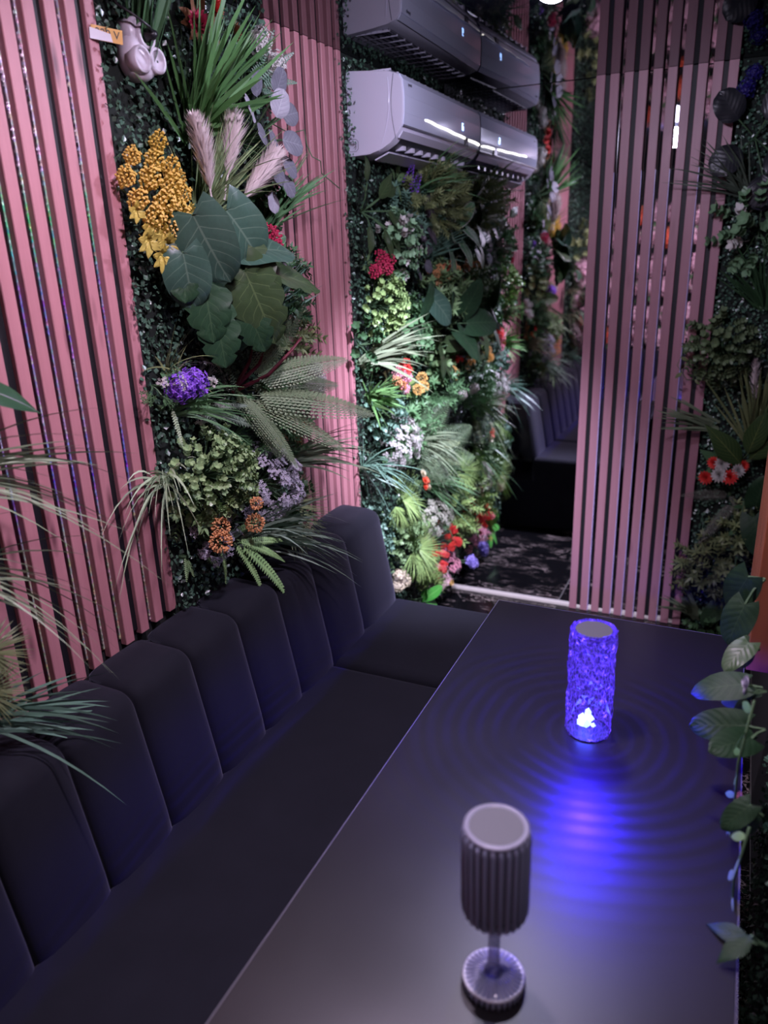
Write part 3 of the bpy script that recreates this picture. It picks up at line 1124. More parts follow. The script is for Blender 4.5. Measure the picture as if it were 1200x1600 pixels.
def blade_into(b, p0, d, L, W, droop, k=6, twist=0.0):
    d = unit(d)
    side = d.cross(Vector((1, 0.15, 0.1)))
    if side.length < 0.2:
        side = d.cross(Vector((0, 0, 1)))
    side.normalize()
    if twist:
        side = Matrix.Rotation(twist, 3, d) @ side
    vs = []
    for i in range(k + 1):
        t = i / k
        c = Vector(p0) + d * (L * t) + Vector((0, 0, -droop * L * t * t))
        wv = W * 0.5 * (0.55 + 1.2 * t * (1 - t) + 0.45 * (1 - t)) * (1 - t ** 5)
        if i == k:
            vs.append(c)
        else:
            vs += [c - side * wv, c + side * wv]
    fs = [(2 * i, 2 * i + 1, 2 * i + 3, 2 * i + 2) for i in range(k - 1)] + [(2 * k - 2, 2 * k - 1, 2 * k)]
    b.add(vs, fs)


def grass(pos, label, n, L, W, d, sp, droop, mat, single=False, rad=0.02, cat='grass'):
    t = P('grass_tuft', pos, label, cat)
    b = MB()
    for i in range(n):
        dd = cone(d, sp)
        if dd.x < 0.02:
            dd.x = abs(dd.x) * 0.3 + 0.02
        p0 = (R(0, rad), R(-rad, rad), R(-rad, rad))
        if single:
            b = MB()
            blade_into(b, p0, dd, L * R(0.6, 1.1), W * R(0.8, 1.2), droop * R(0.4, 1.4), 6, R(-0.5, 0.5))
            obj('blade', b, mat, t)
        else:
            blade_into(b, p0, dd, L * R(0.55, 1.1), W * R(0.7, 1.3), droop * R(0.4, 1.5), 7, R(-0.6, 0.6))
    if not single:
        stuff(obj('blades', b, mat, t))
    b = MB()
    b.tube([(-0.01, 0, 0), (0.012, 0, 0)], 0.012, 8, 0.006)
    obj('stem', b, M_stem, t)
    return t


def leaf_mb(L, W, shape='lance', fold=0.15, curl=0.25, n=12, m=6, notch=0.0, nn=5, wave=0.0):
    b = MB()
    vs, uv = [], []
    for i in range(n + 1):
        t = i / n
        if shape == 'heart':
            wv = (t ** 0.45) * ((1 - t) ** 0.62) * 1.62
        elif shape == 'round':
            wv = math.sqrt(max(0.0, 1 - (2 * t - 1) ** 2))
        elif shape == 'oval':
            wv = math.sin(PI * t ** 0.85) ** 0.8
        else:
            wv = math.sin(PI * t ** 0.75) ** 1.1
        wv = max(wv, 0.0)
        if notch:
            wv *= 1 - notch * max(0.0, math.cos(2 * PI * nn * t)) ** 4 * (0 if t < 0.12 or t > 0.93 else 1)
        for j in range(m + 1):
            s = -1 + 2 * j / m
            x = L * t
            if shape == 'heart':
                x -= L * 0.34 * abs(s) ** 1.6 * (1 - t) ** 2.2 * (1 if t > 0 else 0.0)
            y = W * 0.5 * wv * s
            z = -curl * L * t * t + fold * abs(y) * 0.9 - fold * 0.9 * abs(y) ** 2 / (W * 0.5 + 1e-6) * 1.2
            z += wave * W * math.sin(9 * t + 2.5 * s) * abs(s)
            vs.append((x, y, z))
            uv.append((t, s))
    fs = [(i * (m + 1) + j, (i + 1) * (m + 1) + j, (i + 1) * (m + 1) + j + 1, i * (m + 1) + j + 1) for i in range(n) for j in range(m)]
    b.add(vs, fs, uv)
    return b


_lm = {}


def leaf_me(key, mat, **kw):
    kk = (key, mat.name, tuple(sorted(kw.items())))
    if kk not in _lm:
        _lm[kk] = leaf_mb(1.0, kw.pop('W', 0.5), **kw).mesh('leaf', mat, True)
    return _lm[kk]


def leaves(pos, label, specs, mat, shape='heart', W=0.7, kind='broadleaf_plant', cat='plant', stalk=True, notch=0.0, nn=5, curl=0.25, fold=0.2, wave=0.03, lab=None, mats=None):
    """specs: (oy, oz, ox, direction, normal, length)"""
    t = P(kind, pos, label, cat)
    b = MB()
    for q, (oy, oz, ox, d, nrm, L) in enumerate(specs):
        mm = mats[q] if mats else mat
        key = leaf_me(shape, mm, W=W, shape=shape, fold=fold, curl=curl, n=26 if notch else 12, m=6, notch=notch, nn=nn, wave=wave)
        o = link('leaf', key, t, T(ox, oy, oz) @ frame(d, nrm) @ Matrix.Scale(L, 4))
        if stalk:
            b.tube([(0, 0, 0), (ox * 0.6, oy * 0.45, oz * 0.45), (ox, oy, oz)], 0.0028, 5)
    if stalk:
        obj('stalk', b, M_stem, t)
    return t


def frond_mb(L, W, n=22, curl=0.3, bip=False, slim=0.5, sag=0.15, k0=0.08):
    b = MB()

    def c(t):
        return Vector((L * t, 0, -curl * L * t * t))
    for i in range(n):
        t = k0 + (1 - k0) * i / n
        pl = W * 0.5 * (math.sin(PI * (0.12 + 0.88 * t) ** 0.9) ** 0.7) * (1 - 0.25 * t)
        if pl < 0.002:
            continue
        pw = (L / n) * slim
        p = c(t)
        for s in (-1, 1):
            d = Vector((0.42, s * 1.0, -sag)).normalized()
            if bip:
                mseg = 6
                for q in range(mseg):
                    u = (q + 0.5) / mseg
                    o = p + d * (pl * u) + Vector((0, 0, -0.25 * pl * u * u))
                    ll = pw * 1.1 * (1 - 0.75 * u)
                    for s2 in (-1, 1):
                        e = Vector((s2 * 1.0, s * 0.35, 0.05)).normalized()
                        f = d * (pl / mseg * 0.45)
                        b.add([o - f * 0.6, o + e * ll * 0.6 - f * 0.4, o + e * ll + f, o + f * 0.9], [(0, 1, 2, 3)])
                b.add([p - Vector((pw * 0.06, 0, 0)), p + d * pl + Vector((0, 0, -0.25 * pl)), p + Vector((pw * 0.06, 0, 0.0))], [(0, 1, 2)])
            else:
                a = p + d * (pl * 0.5) + Vector((0, 0, 0.06 * pl))
                e = p + d * pl + Vector((0, 0, -0.18 * pl))
                hx = Vector((pw * 0.5, 0, 0))
                b.add([p - hx * 0.5, a - hx, e, a + hx, p + hx * 0.5], [(0, 1, 3, 4), (1, 2, 3)])
    b.tube([c(i / 8) for i in range(9)], 0.0022 * (L / 0.3) ** 0.5, 5, 0.0006)
    return b


_fm = {}


def ferns(pos, label, specs, mat, W=0.3, n=22, curl=0.35, bip=False, slim=0.5, kind='fern', sag=0.15, k0=0.08, cat='fern'):
    """specs: (direction, normal, length[, oy, oz, ox])"""
    t = P(kind, pos, label, cat)
    for sp in specs:
        d, nrm, L = sp[:3]
        oy, oz, ox = sp[3:] if len(sp) > 3 else (0, 0, 0.01)
        key = (mat.name, W, n, curl, bip, slim, sag, k0)
        if key not in _fm:
            _fm[key] = frond_mb(1.0, W, n, curl, bip, slim, sag, k0).mesh('frond', mat)
        link('frond', _fm[key], t, T(ox, oy, oz) @ frame(d, nrm) @ Matrix.Scale(L, 4))
    b = MB()
    b.tube([(-0.008, 0, 0), (0.016, 0, 0)], 0.008, 7, 0.005)
    obj('crown', b, M_stem, t)
    return t


_sm = {}


def sprig_me(style, mat, v):
    key = (style, mat.name, v)
    if key in _sm:
        return _sm[key]
    r_ = random.Random(hash((style, v)) % 1000 if False else v * 17 + len(style))
    b = MB()
    if style == 'round':       # rosettes of little round leaves along a stem
        for lv_ in range(3):
            zc = 0.35 + 0.32 * lv_
            for q in range(5):
                a = 2 * PI * q / 5 + lv_ * 0.7 + r_.uniform(-0.2, 0.2)
                lf = leaf_mb(0.42 * r_.uniform(0.8, 1.15), 0.32, 'oval', 0.3, -0.15, 4, 2)
                d = Vector((math.cos(a), math.sin(a), 0.55))
                b.merge(lf, T(0, 0, zc) @ frame(d, (0, 0, 1)))
    elif style == 'star':      # pointed leaflets
        for lv_ in range(4):
            zc = 0.2 + 0.25 * lv_
            for q in range(5):
                a = 2 * PI * q / 5 + lv_ * 0.9 + r_.uniform(-0.3, 0.3)
                lf = leaf_mb(0.5 * r_.uniform(0.8, 1.2), 0.15, 'lance', 0.3, 0.1, 4, 2)
                b.merge(lf, T(0, 0, zc) @ frame(Vector((math.cos(a), math.sin(a), 0.7)), (0, 0, 1)))
    elif style == 'needle':    # bottle brush of needles
        for q in range(46):
            z = 0.1 + 0.85 * q / 46
            a = q * 2.4
            L = 0.42 * (1 - 0.35 * z)
            d = Vector((math.cos(a), math.sin(a), 0.9)).normalized()
            s = d.cross(Vector((0, 0, 1))).normalized() * 0.018
            p = Vector((0, 0, z))
            b.add([p - s, p + d * L * 0.5 - s * 1.3, p + d * L, p + d * L * 0.5 + s * 1.3, p + s], [(0, 1, 2, 3, 4)])
    elif style == 'floret':    # tiny five petalled stars on thin stalks
        for q in range(9):
            a = q * 2.4
            rr_ = 0.42 * math.sqrt((q + 0.5) / 9)
            e = Vector((rr_ * math.cos(a), rr_ * math.sin(a), 0.8 + 0.25 * r_.random() - rr_ * 0.3))
            b.tube([(0, 0, 0.1), (e.x * 0.5, e.y * 0.5, e.z * 0.6), e], 0.012, 3)
            nrm = cone((e.x * 0.6, e.y * 0.6, 1), 0.25)
            m_ = T(*e) @ frame(Vector((1, 0, 0.01)), nrm)
            for w_ in range(5):
                g = 2 * PI * w_ / 5
                c_, s_ = math.cos(g), math.sin(g)
                r1 = 0.17
                b.add([m_ @ Vector((0, 0, 0)), m_ @ Vector((r1 * 0.6 * math.cos(g - 0.45), r1 * 0.6 * math.sin(g - 0.45), 0.03)), m_ @ Vector((r1 * c_, r1 * s_, 0.02)),
                       m_ @ Vector((r1 * 0.6 * math.cos(g + 0.45), r1 * 0.6 * math.sin(g + 0.45), 0.03))], [(0, 1, 2, 3)])
    elif style == 'berry':     # head of little beads
        for q in range(60):
            a = q * 2.4
            zz = 1 - 1.8 * (q + 0.5) / 60
            rr_ = math.sqrt(1 - zz * zz) * r_.uniform(0.26, 0.40)
            e = Vector((rr_ * math.cos(a), rr_ * math.sin(a), 0.55 + 0.42 * zz * r_.uniform(0.7, 1.1)))
            h = 0.072
            b.add([e + Vector(k_) * h for k_ in ((1, 0, 0), (-1, 0, 0), (0, 1, 0), (0, -1, 0), (0, 0, 1), (0, 0, -1))],
                  [(0, 2, 4), (2, 1, 4), (1, 3, 4), (3, 0, 4), (2, 0, 5), (1, 2, 5), (3, 1, 5), (0, 3, 5)])
            if q % 3 == 0:
                b.tube([(0, 0, 0), (e.x * 0.6, e.y * 0.6, e.z * 0.55), e], 0.012, 3)
    elif style == 'ruffle':    # frilled leaves
        for q in range(7):
            a = 2 * PI * q / 7 + r_.uniform(-0.3, 0.3)
            lf = leaf_mb(0.7 * r_.uniform(0.7, 1.1), 0.42, 'oval', 0.2, 0.35, 7, 4, 0.45, 4, 0.08)
            b.merge(lf, T(0, 0, 0.3 + 0.06 * q) @ frame(Vector((math.cos(a), math.sin(a), 0.8)), (0, 0, 1)))
    if style != 'berry':
        b.tube([(0, 0, -0.1), (0.01, 0.02, 0.5), (0, 0, 0.95)], 0.014, 4)
    _sm[key] = b.mesh('sprig', mat)
    return _sm[key]


def bush(pos, label, ry, rz_, rx, n, size, mat, style='round', kind='leafy_bush', cat='plant', part='sprig', up=0.25, mat2=None, f2=0.3, hang=0.0):
    if pos[0] == 'L' and pos[1] + ry + 0.5 * size > 3.40:
        pos = ('L', 3.40 - ry - 0.5 * size, pos[2], pos[3])
    t = P(kind, pos, label, cat)
    b = MB()
    for i in range(n):
        f = math.sqrt((i + 0.5) / n)
        a = i * 2.39996 + R(-0.3, 0.3)
        y = ry * f * math.cos(a)
        z = rz_ * f * math.sin(a)
        x = rx * math.sqrt(max(0.05, 1 - f * f)) * R(0.7, 1.1)
        d = cone((0.55 + 0.6 * (1 - f), 1.1 * y / ry, 1.1 * z / rz_ + up - hang), 0.22)
        s = size * R(0.75, 1.2)
        mm = mat2 if (mat2 and rnd.random() < f2) else mat
        x_axis = d.orthogonal().normalized()
        y_axis = d.cross(x_axis)
        M_ = Matrix(((x_axis.x, y_axis.x, d.x, x), (x_axis.y, y_axis.y, d.y, y), (x_axis.z, y_axis.z, d.z, z), (0, 0, 0, 1)))
        link(part, sprig_me(style, mm, i % 3), t, M_ @ Matrix.Rotation(R(0, 6.28), 4, 'Z') @ Matrix.Scale(s, 4))
        if i % 2 == 0:
            b.tube([(0, 0, 0), (x * 0.5, y * 0.35, z * 0.35), (x, y, z)], 0.0022, 4)
    obj('stem', b, M_stem, t)
    return t


_hm = {}


def head_me(style, mat, v=0):
    key = (style, mat.name, v)
    if key in _hm:
        return _hm[key]
    r_ = random.Random(v * 13 + 5)
    b = MB()
    if style == 'pompom':      # hydrangea: four petalled florets all over a ball
        nf = 64
        for q in range(nf):
            z = 1 - 1.75 * (q + 0.5) / nf
            a = q * 2.39996
            rr_ = math.sqrt(max(0, 1 - z * z))
            nn_ = Vector((rr_ * math.cos(a), rr_ * math.sin(a), z))
            m_ = T(*(nn_ * r_.uniform(0.84, 1.10))) @ frame(nn_.orthogonal(), cone(nn_, 0.4)) @ Matrix.Rotation(r_.uniform(0, 3), 4, 'Z')
            for w_ in range(4):
                g = PI / 2 * w_
                c_, s_ = math.cos(g), math.sin(g)
                b.add([m_ @ Vector((0, 0, -0.05)), m_ @ Vector((0.13 * c_ + 0.09 * s_, 0.13 * s_ - 0.09 * c_, 0.02)), m_ @ Vector((0.24 * c_, 0.24 * s_, 0.0)),
                       m_ @ Vector((0.13 * c_ - 0.09 * s_, 0.13 * s_ + 0.09 * c_, 0.02))], [(0, 1, 2, 3)])
        b.lathe([(0.0, -0.65), (0.5, -0.45), (0.66, 0.0), (0.5, 0.45), (0.0, 0.66)], 8)
    elif style == 'ball':      # craspedia-like ball of short rays
        nf = 110
        for q in range(nf):
            z = 1 - 1.9 * (q + 0.5) / nf
            a = q * 2.39996
            rr_ = math.sqrt(max(0, 1 - z * z))
            d = cone(Vector((rr_ * math.cos(a), rr_ * math.sin(a), z)), 0.12)
            s = d.orthogonal().normalized() * 0.10
            u = d.cross(s)
            L = r_.uniform(0.92, 1.08)
            b.add([d * 0.6, d * (L * 0.93) + s, d * (L * 0.93) + u, d * (L * 0.93) - s, d * (L * 0.93) - u, d * L], [(0, 1, 2), (0, 2, 3), (0, 3, 4), (0, 4, 1), (1, 5, 2), (2, 5, 3), (3, 5, 4), (4, 5, 1)])
    elif style == 'mum':       # layered petals of a chrysanthemum / carnation
        for ring in range(5):
            npet = 14 - 2 * ring
            el = 0.15 + 0.30 * ring
            for q in range(npet):
                g = 2 * PI * (q + 0.5 * ring) / npet
                d = Vector((math.cos(g) * math.cos(el), math.sin(g) * math.cos(el), math.sin(el)))
                lf = leaf_mb(1.0 - 0.12 * ring, 0.36, 'oval', 0.25, -0.2, 4, 2)
                b.merge(lf, T(0, 0, 0.03 * ring) @ frame(d, (0, 0, 1)))
    elif style == 'cluster':   # lumpy head of closed buds
        for q in range(44):
            z = 1 - 1.5 * (q + 0.5) / 44
            a = q * 2.39996
            rr_ = math.sqrt(max(0, 1 - z * z))
            c_ = Vector((rr_ * math.cos(a), rr_ * math.sin(a), z)) * r_.uniform(0.7, 1.0)
            h = r_.uniform(0.13, 0.22)
            b.add([c_ + Vector(k_) * h for k_ in ((1, 0.3, 0), (-1, 0, 0.2), (0, 1, 0), (0.2, -1, 0), (0, 0, 1.2), (0, 0, -1))],
                  [(0, 2, 4), (2, 1, 4), (1, 3, 4), (3, 0, 4), (2, 0, 5), (1, 2, 5), (3, 1, 5), (0, 3, 5)])
    elif style == 'spike':     # upright spike of florets
        for q in range(40):
            t_ = q / 40
            a = q * 2.39996
            rr_ = 0.42 * (1 - 0.7 * t_)
            c_ = Vector((rr_ * math.cos(a), rr_ * math.sin(a), -1 + 2.2 * t_))
            h = 0.22 * (1 - 0.5 * t_)
            d = Vector((math.cos(a), math.sin(a), 0.5)).normalized()
            s = d.orthogonal().normalized()
            u = d.cross(s)
            b.add([c_, c_ + d * h + s * h * 0.8, c_ + d * h * 1.3, c_ + d * h - s * h * 0.8, c_ + d * h + u * h * 0.8, c_ + d * h - u * h * 0.8], [(0, 1, 2, 3), (0, 4, 2, 5)])
    _hm[key] = b.mesh('flower_head', mat, style in ('mum',))
    return _hm[key]


def flowers(pos, label, heads, mat, style='pompom', kind='flower_cluster', cat='flower', leaf=None, nleaf=4, ls=0.06, mats=None, group=None, names=None):
    """heads: (oy, oz, ox, radius)"""
    t = P(kind, pos, label, cat, group)
    b = MB()
    for q, (oy, oz, ox, r) in enumerate(heads):
        d = cone((1.0, 0.35 * (oy / 0.05 if abs(oy) > 0.01 else 0), 0.15), 0.15)
        if style == 'spike':
            d = cone((0.35, 0.1, 1.0), 0.15)
        mm = mats[q] if mats else mat
        xa = d.orthogonal().normalized()
        ya = d.cross(xa)
        M_ = Matrix(((xa.x, ya.x, d.x, ox), (xa.y, ya.y, d.y, oy), (xa.z, ya.z, d.z, oz), (0, 0, 0, 1)))
        o = link('flower_head', head_me(style, mm, q % 2), t, M_ @ Matrix.Rotation(R(0, 6), 4, 'Z') @ Matrix.Scale(r, 4))
        if names:
            o['label'] = names[q]
        b.tube([(0, 0, -0.01), (ox * 0.5, oy * 0.4, oz * 0.4 - 0.01), (ox, oy, oz)], 0.0022, 4)
    obj('stem', b, M_stem, t)
    if leaf:
        lm = leaf_me('oval', leaf, W=0.42, shape='lance', fold=0.25, curl=0.25, n=6, m=4)
        for q in range(nleaf):
            a = 2 * PI * q / nleaf + R(-0.4, 0.4)
            link('leaf', lm, t, T(0.012, 0.01 * math.cos(a), 0.01 * math.sin(a)) @ frame((0.45, math.cos(a), math.sin(a)), (1, 0, 0.1)) @ Matrix.Scale(ls * R(0.8, 1.25), 4))
    return t


def plume_mb(L, W, n=260, seed=1):
    r_ = random.Random(seed)
    b = MB()
    for i in range(n):
        t = i / n
        a = r_.uniform(0, 2 * PI)
        p = Vector((L * t, 0, -0.12 * L * t * t))
        l = W * (0.5 + 0.9 * math.sin(PI * min(1, t * 0.9 + 0.1))) * r_.uniform(0.6, 1.1)
        d = Vector((1.25, 0.75 * math.cos(a), 0.75 * math.sin(a))).normalized()
        e = p + d * l
        s = Vector((0, -math.sin(a), math.cos(a))) * W * 0.045
        b.add([p - s, p + d * l * 0.6 - s, e, p + d * l * 0.6 + s, p + s], [(0, 1, 2, 3, 4)])
    b.tube([(-0.4 * L, 0, 0.0), (0, 0, 0), (L * 0.9, 0, -0.1 * L)], W * 0.05, 4)
    return b


def fan(pos, label, specs, mat, n=40, wdt=0.022, kind='needle_fan', cat='plant', W=1.0):
    """palm fans / needle fans. specs: (oy, oz, ox, direction, normal, radius)"""
    t = P(kind, pos, label, cat)
    for q, (oy, oz, ox, d, nrm, r) in enumerate(specs):
        key = ('fan', mat.name, n, wdt, q % 2, W)
        if key not in _fm:
            r_ = random.Random(q)
            b = MB()
            for i in range(n):
                a = (i / (n - 1) - 0.5) * 2.5 * W
                L = r_.uniform(0.82, 1.0)
                dd = Vector((math.cos(a), math.sin(a), r_.uniform(-0.05, 0.35)))
                s = Vector((-math.sin(a), math.cos(a), 0)) * wdt
                vs = []
                for k in range(5):
                    u = k / 4
                    c_ = dd * (L * u) + Vector((0, 0, -0.25 * L * u * u))
                    ww = (0.35 + 1.3 * u * (1 - u)) * (1 - u ** 4)
                    vs += [c_ - s * ww, c_ + s * ww + Vector((0, 0, 0.006))]
                b.add(vs, [(2 * k, 2 * k + 1, 2 * k + 3, 2 * k + 2) for k in range(4)])
            _fm[key] = b.mesh('fan_leaf', mat)
        link('fan_leaf', _fm[key], t, T(ox, oy, oz) @ frame(d, nrm) @ Matrix.Scale(r, 4))
    b = MB()
    b.tube([(-0.008, 0, 0), (0.02, 0, 0)], 0.007, 6, 0.004)
    obj('stem', b, M_stem, t)
    return t


def vine(pos, label, pts, mat, nleaf=10, ls=0.03, shape='oval', thick=0.0016):
    t = P('vine', pos, label, 'vine')
    b = MB()
    b.tube(pts, thick, 5)
    obj('stem', b, M_stem, t, None, True)
    if nleaf:
        lm = leaf_me(shape, mat, W=0.45, shape=shape, fold=0.25, curl=0.2, n=5, m=4)
        for q in range(nleaf):
            u = (q + 0.5) / nleaf * (len(pts) - 1)
            i = min(int(u), len(pts) - 2)
            p = Vector(pts[i]).lerp(Vector(pts[i + 1]), u - i)
            s = 1 if q % 2 else -1
            link('leaf', lm, t, T(*p) @ frame(cone((0.5, s * 0.9, -0.3), 0.3), (1, 0, 0.2)) @ Matrix.Scale(ls * R(0.7, 1.2), 4))
    return t


def hedge(name, label, wall, a0, a1, z0, z1, base=0.0, dens=7500):
    """boxwood mat: dark backing with thousands of little leaves"""
    loc, rz = place(wall, 0, 0, base)
    t = thing('boxwood_mat', label, 'plant wall', (loc[0], loc[1], 0), rz)
    sg = {'L': 1, 'F': 1, 'B': -1, 'R': -1}[wall]
    lo, hi = sorted((a0 * sg, a1 * sg))
    b = MB()
    b.box(0.0005, 0.012, lo + 0.004, hi - 0.004, z0 + 0.004, z1 - 0.001)
    obj('backing', b, simple('mat_backing_' + name, (0.008, 0.014, 0.010), 0.9), t)
    rg = np.random.default_rng(abs(hash(name)) % 1000 if False else len(name) * 7 + 1)
    n = int((hi - lo) * (z1 - z0) * dens)
    c = np.stack([rg.uniform(0.010, 0.042, n), rg.uniform(lo, hi, n), rg.uniform(z0 + 0.006, z1 - 0.012, n)], 1)
    d = rg.normal(0, 1, (n, 3))
    d[:, 0] = np.abs(d[:, 0]) * 0.6
    d /= np.linalg.norm(d, axis=1, keepdims=True)
    q = rg.normal(0, 0.45, (n, 3))
    q[:, 0] += 1.0
    q[:, 2] += 0.35
    s = np.cross(q, d)
    s /= np.linalg.norm(s, axis=1, keepdims=True)
    nrm = np.cross(d, s)
    L = rg.uniform(0.009, 0.017, (n, 1))
    W = L * 0.42
    p0 = c
    p1 = c + d * L * 0.5 + s * W + nrm * L * 0.12
    p2 = c + d * L
    p3 = c + d * L * 0.5 - s * W + nrm * L * 0.12
    v = np.stack([p0, p1, p2, p3], 1).reshape(-1, 3)
    v[:, 2] = np.minimum(v[:, 2], z1 - 0.002)
    v[:, 0] = np.maximum(v[:, 0], 0.003)
    me = bpy.data.meshes.new('foliage')
    me.vertices.add(4 * n)
    me.vertices.foreach_set('co', v.astype(np.float32).ravel())
    idx = np.arange(4 * n).reshape(n, 4)
    tri = np.concatenate([idx[:, [0, 1, 2]], idx[:, [0, 2, 3]]], 1).reshape(-1)
    me.loops.add(6 * n)
    me.loops.foreach_set('vertex_index', tri.astype(np.int32))
    me.polygons.add(2 * n)
    me.polygons.foreach_set('loop_start', np.arange(0, 6 * n, 3, dtype=np.int32))
    me.materials.append(M_mat_leaf)
    me.update()
    me.validate()
    stuff(link('foliage', me, t))
    return t

# ------------------------------------------------------------------ plant walls
hedge('one', 'dark green boxwood mat between the wide and the narrow slat panels', 'L', 1.385, 2.03, 0.60, ZC)
hedge('twoo', 'boxwood mat under the air conditioner reaching down to the floor', 'L', 2.458, 3.40, 0.0, ZC, dens=6500)
hedge('zeroo', 'boxwood mat at the left picture edge behind the hanging grass', 'L', YB + 0.01, 0.765, 0.60, ZC, dens=4500)
hedge('farrrr', 'dark boxwood mat right of the slatted mirror in the far corner', 'F', -0.105, XR - 0.04, 0.0, ZC)
hedge('righttt', 'boxwood mat on the right wall beside the table edge', 'R', -0.2, 1.60, 0.0, ZC, dens=3500)

G_dark = plant((0.018, 0.060, 0.022), (0.035, 0.10, 0.03), 0.38, 0.5)
G_mid = plant((0.045, 0.125, 0.045), (0.075, 0.19, 0.06), 0.45)
G_blue = plant((0.050, 0.120, 0.085), (0.09, 0.19, 0.12), 0.45)
G_light = plant((0.13, 0.23, 0.08), (0.08, 0.16, 0.05), 0.5)
G_lime = plant((0.22, 0.34, 0.07), (0.10, 0.20, 0.04), 0.5)
G_olive = plant((0.10, 0.14, 0.045), (0.17, 0.20, 0.06), 0.5)
G_bright = plant((0.06, 0.30, 0.04), (0.12, 0.42, 0.05), 0.45)
G_pale = plant((0.30, 0.38, 0.24), (0.18, 0.27, 0.13), 0.55)
G_straw = plant((0.17, 0.22, 0.12), (0.10, 0.15, 0.075), 0.5)
G_grey = plant((0.13, 0.12, 0.14), (0.22, 0.20, 0.23), 0.6)
G_fern = plant((0.085, 0.135, 0.06), (0.13, 0.18, 0.085), 0.5)
F_white = plant((0.62, 0.60, 0.57), (0.50, 0.49, 0.44), 0.6)
F_cream = plant((0.72, 0.68, 0.48), (0.62, 0.52, 0.34), 0.6)
F_plume = plant((0.85, 0.76, 0.74), (0.72, 0.62, 0.60), 0.7)
F_purple = plant((0.22, 0.07, 0.62), (0.34, 0.15, 0.75), 0.5)
F_lilac = plant((0.52, 0.50, 0.60), (0.62, 0.60, 0.68), 0.55)
F_red = plant((0.46, 0.02, 0.07), (0.50, 0.05, 0.11), 0.45)
F_scar = plant((0.85, 0.08, 0.045), (0.70, 0.04, 0.05), 0.45)
F_pink = plant((0.72, 0.24, 0.34), (0.82, 0.42, 0.46), 0.5)
F_coral = plant((0.92, 0.20, 0.08), (0.85, 0.12, 0.08), 0.5)
F_orange = plant((0.84, 0.45, 0.20), (0.75, 0.34, 0.14), 0.55)
F_yellow = plant((0.90, 0.62, 0.20), (0.82, 0.48, 0.15), 0.55)
F_gold = plant((0.72, 0.40, 0.06), (0.62, 0.46, 0.06), 0.5)
F_blossom = plant((0.80, 0.46, 0.55), (0.85, 0.62, 0.66), 0.6)
F_brown = plant((0.20, 0.08, 0.03), (0.28, 0.13, 0.05), 0.6)
F_dkbrown = plant((0.07, 0.03, 0.012), (0.12, 0.05, 0.02), 0.6)
F_dkred = plant((0.28, 0.03, 0.03), (0.40, 0.06, 0.05), 0.5)
M_redstem = plant((0.10, 0.012, 0.02), (0.06, 0.01, 0.015), 0.5)
V_philo = veined('veined_blue_green', (0.055, 0.115, 0.080), (0.04, 0.085, 0.060), (0.13, 0.20, 0.14), 6.0, 0.30)
V_dark = veined('veined_dark_green', (0.016, 0.046, 0.022), (0.026, 0.070, 0.028), (0.05, 0.10, 0.045), 7.0, 0.42)
V_olive = veined('veined_olive', (0.05, 0.085, 0.03), (0.035, 0.065, 0.028), (0.10, 0.15, 0.06), 7.0, 0.32)
V_round_shaded = veined('veined_round_shaded', (0.02, 0.022, 0.026), (0.015, 0.016, 0.02), (0.03, 0.03, 0.036))  # darkened so the unlit corner is put into the leaf colour
V_vari = veined('veined_variegated', (0.05, 0.14, 0.06), (0.08, 0.2, 0.09), (0.50, 0.50, 0.44), 8.0, 0.4, (0.62, 0.60, 0.55))
V_grey = veined('veined_grey', (0.15, 0.15, 0.18), (0.11, 0.11, 0.135), (0.24, 0.24, 0.27), 6.0, 0.5)
V_palegrey = veined('veined_pale_grey', (0.34, 0.33, 0.37), (0.27, 0.26, 0.30), (0.46, 0.45, 0.48), 6.0, 0.5)

# ---- first plant wall, between the two slat panels
grass(('L', 1.493, 2.069, 0.030), 'dark upright grass tuft above the white wall socket', 34, 0.34, 0.011, (0.25, 0.0, 1.0), 0.13, 0.06, G_dark, True)
grass(('L', 1.652, 1.967, 0.030), 'largest green grass tuft with broad blades at the top of the first plant wall', 78, 0.33, 0.014, (0.55, 0.12, 1.0), 0.30, 0.12, plant((0.035, 0.115, 0.03), (0.06, 0.17, 0.035), 0.4), True, 0.03)
flowers(('L', 1.709, 2.199, 0.030), 'dark red and brown autumn flowers behind the largest grass tuft', [(-0.05, -0.01, 0.05, 0.032), (0.03, 0.04, 0.04, 0.035), (0.09, 0.0, 0.05, 0.03), (-0.02, 0.08, 0.04, 0.03), (0.10, 0.09, 0.05, 0.03)], F_dkred, 'mum', leaf=F_dkbrown, nleaf=9, ls=0.06,
        mats=[F_red, F_dkred, F_dkbrown, F_dkbrown, F_dkred])
flowers(('L', 1.916, 2.192, 0.030), 'upper pair of white pompom blossoms beside the top of the narrow slats', [(0, 0.008, 0.05, 0.034), (0.05, -0.035, 0.06, 0.030)], F_cream, 'pompom', mats=[F_white, F_white])
flowers(('L', 2.003, 2.115, 0.030), 'small single white blossom below the pompom pair at the narrow slats', [(0, 0, 0.035, 0.026)], F_white, 'pompom', leaf=G_mid, nleaf=4, ls=0.05)
ferns(('L', 1.899, 2.106, 0.040), 'beaded green fern sprays between the white blossoms', [((0.5, 0.6, 0.45), (1, -0.2, 0.2), 0.17), ((0.5, 0.75, 0.15), (1, -0.2, 0.3), 0.16), ((0.5, 0.35, 0.75), (1, -0.2, 0), 0.15), ((0.45, 0.8, -0.2), (1, 0, 0.3), 0.13)],
      plant((0.10, 0.19, 0.13), (0.06, 0.12, 0.07), 0.4), 0.26, 20, 0.25, False, 0.7)
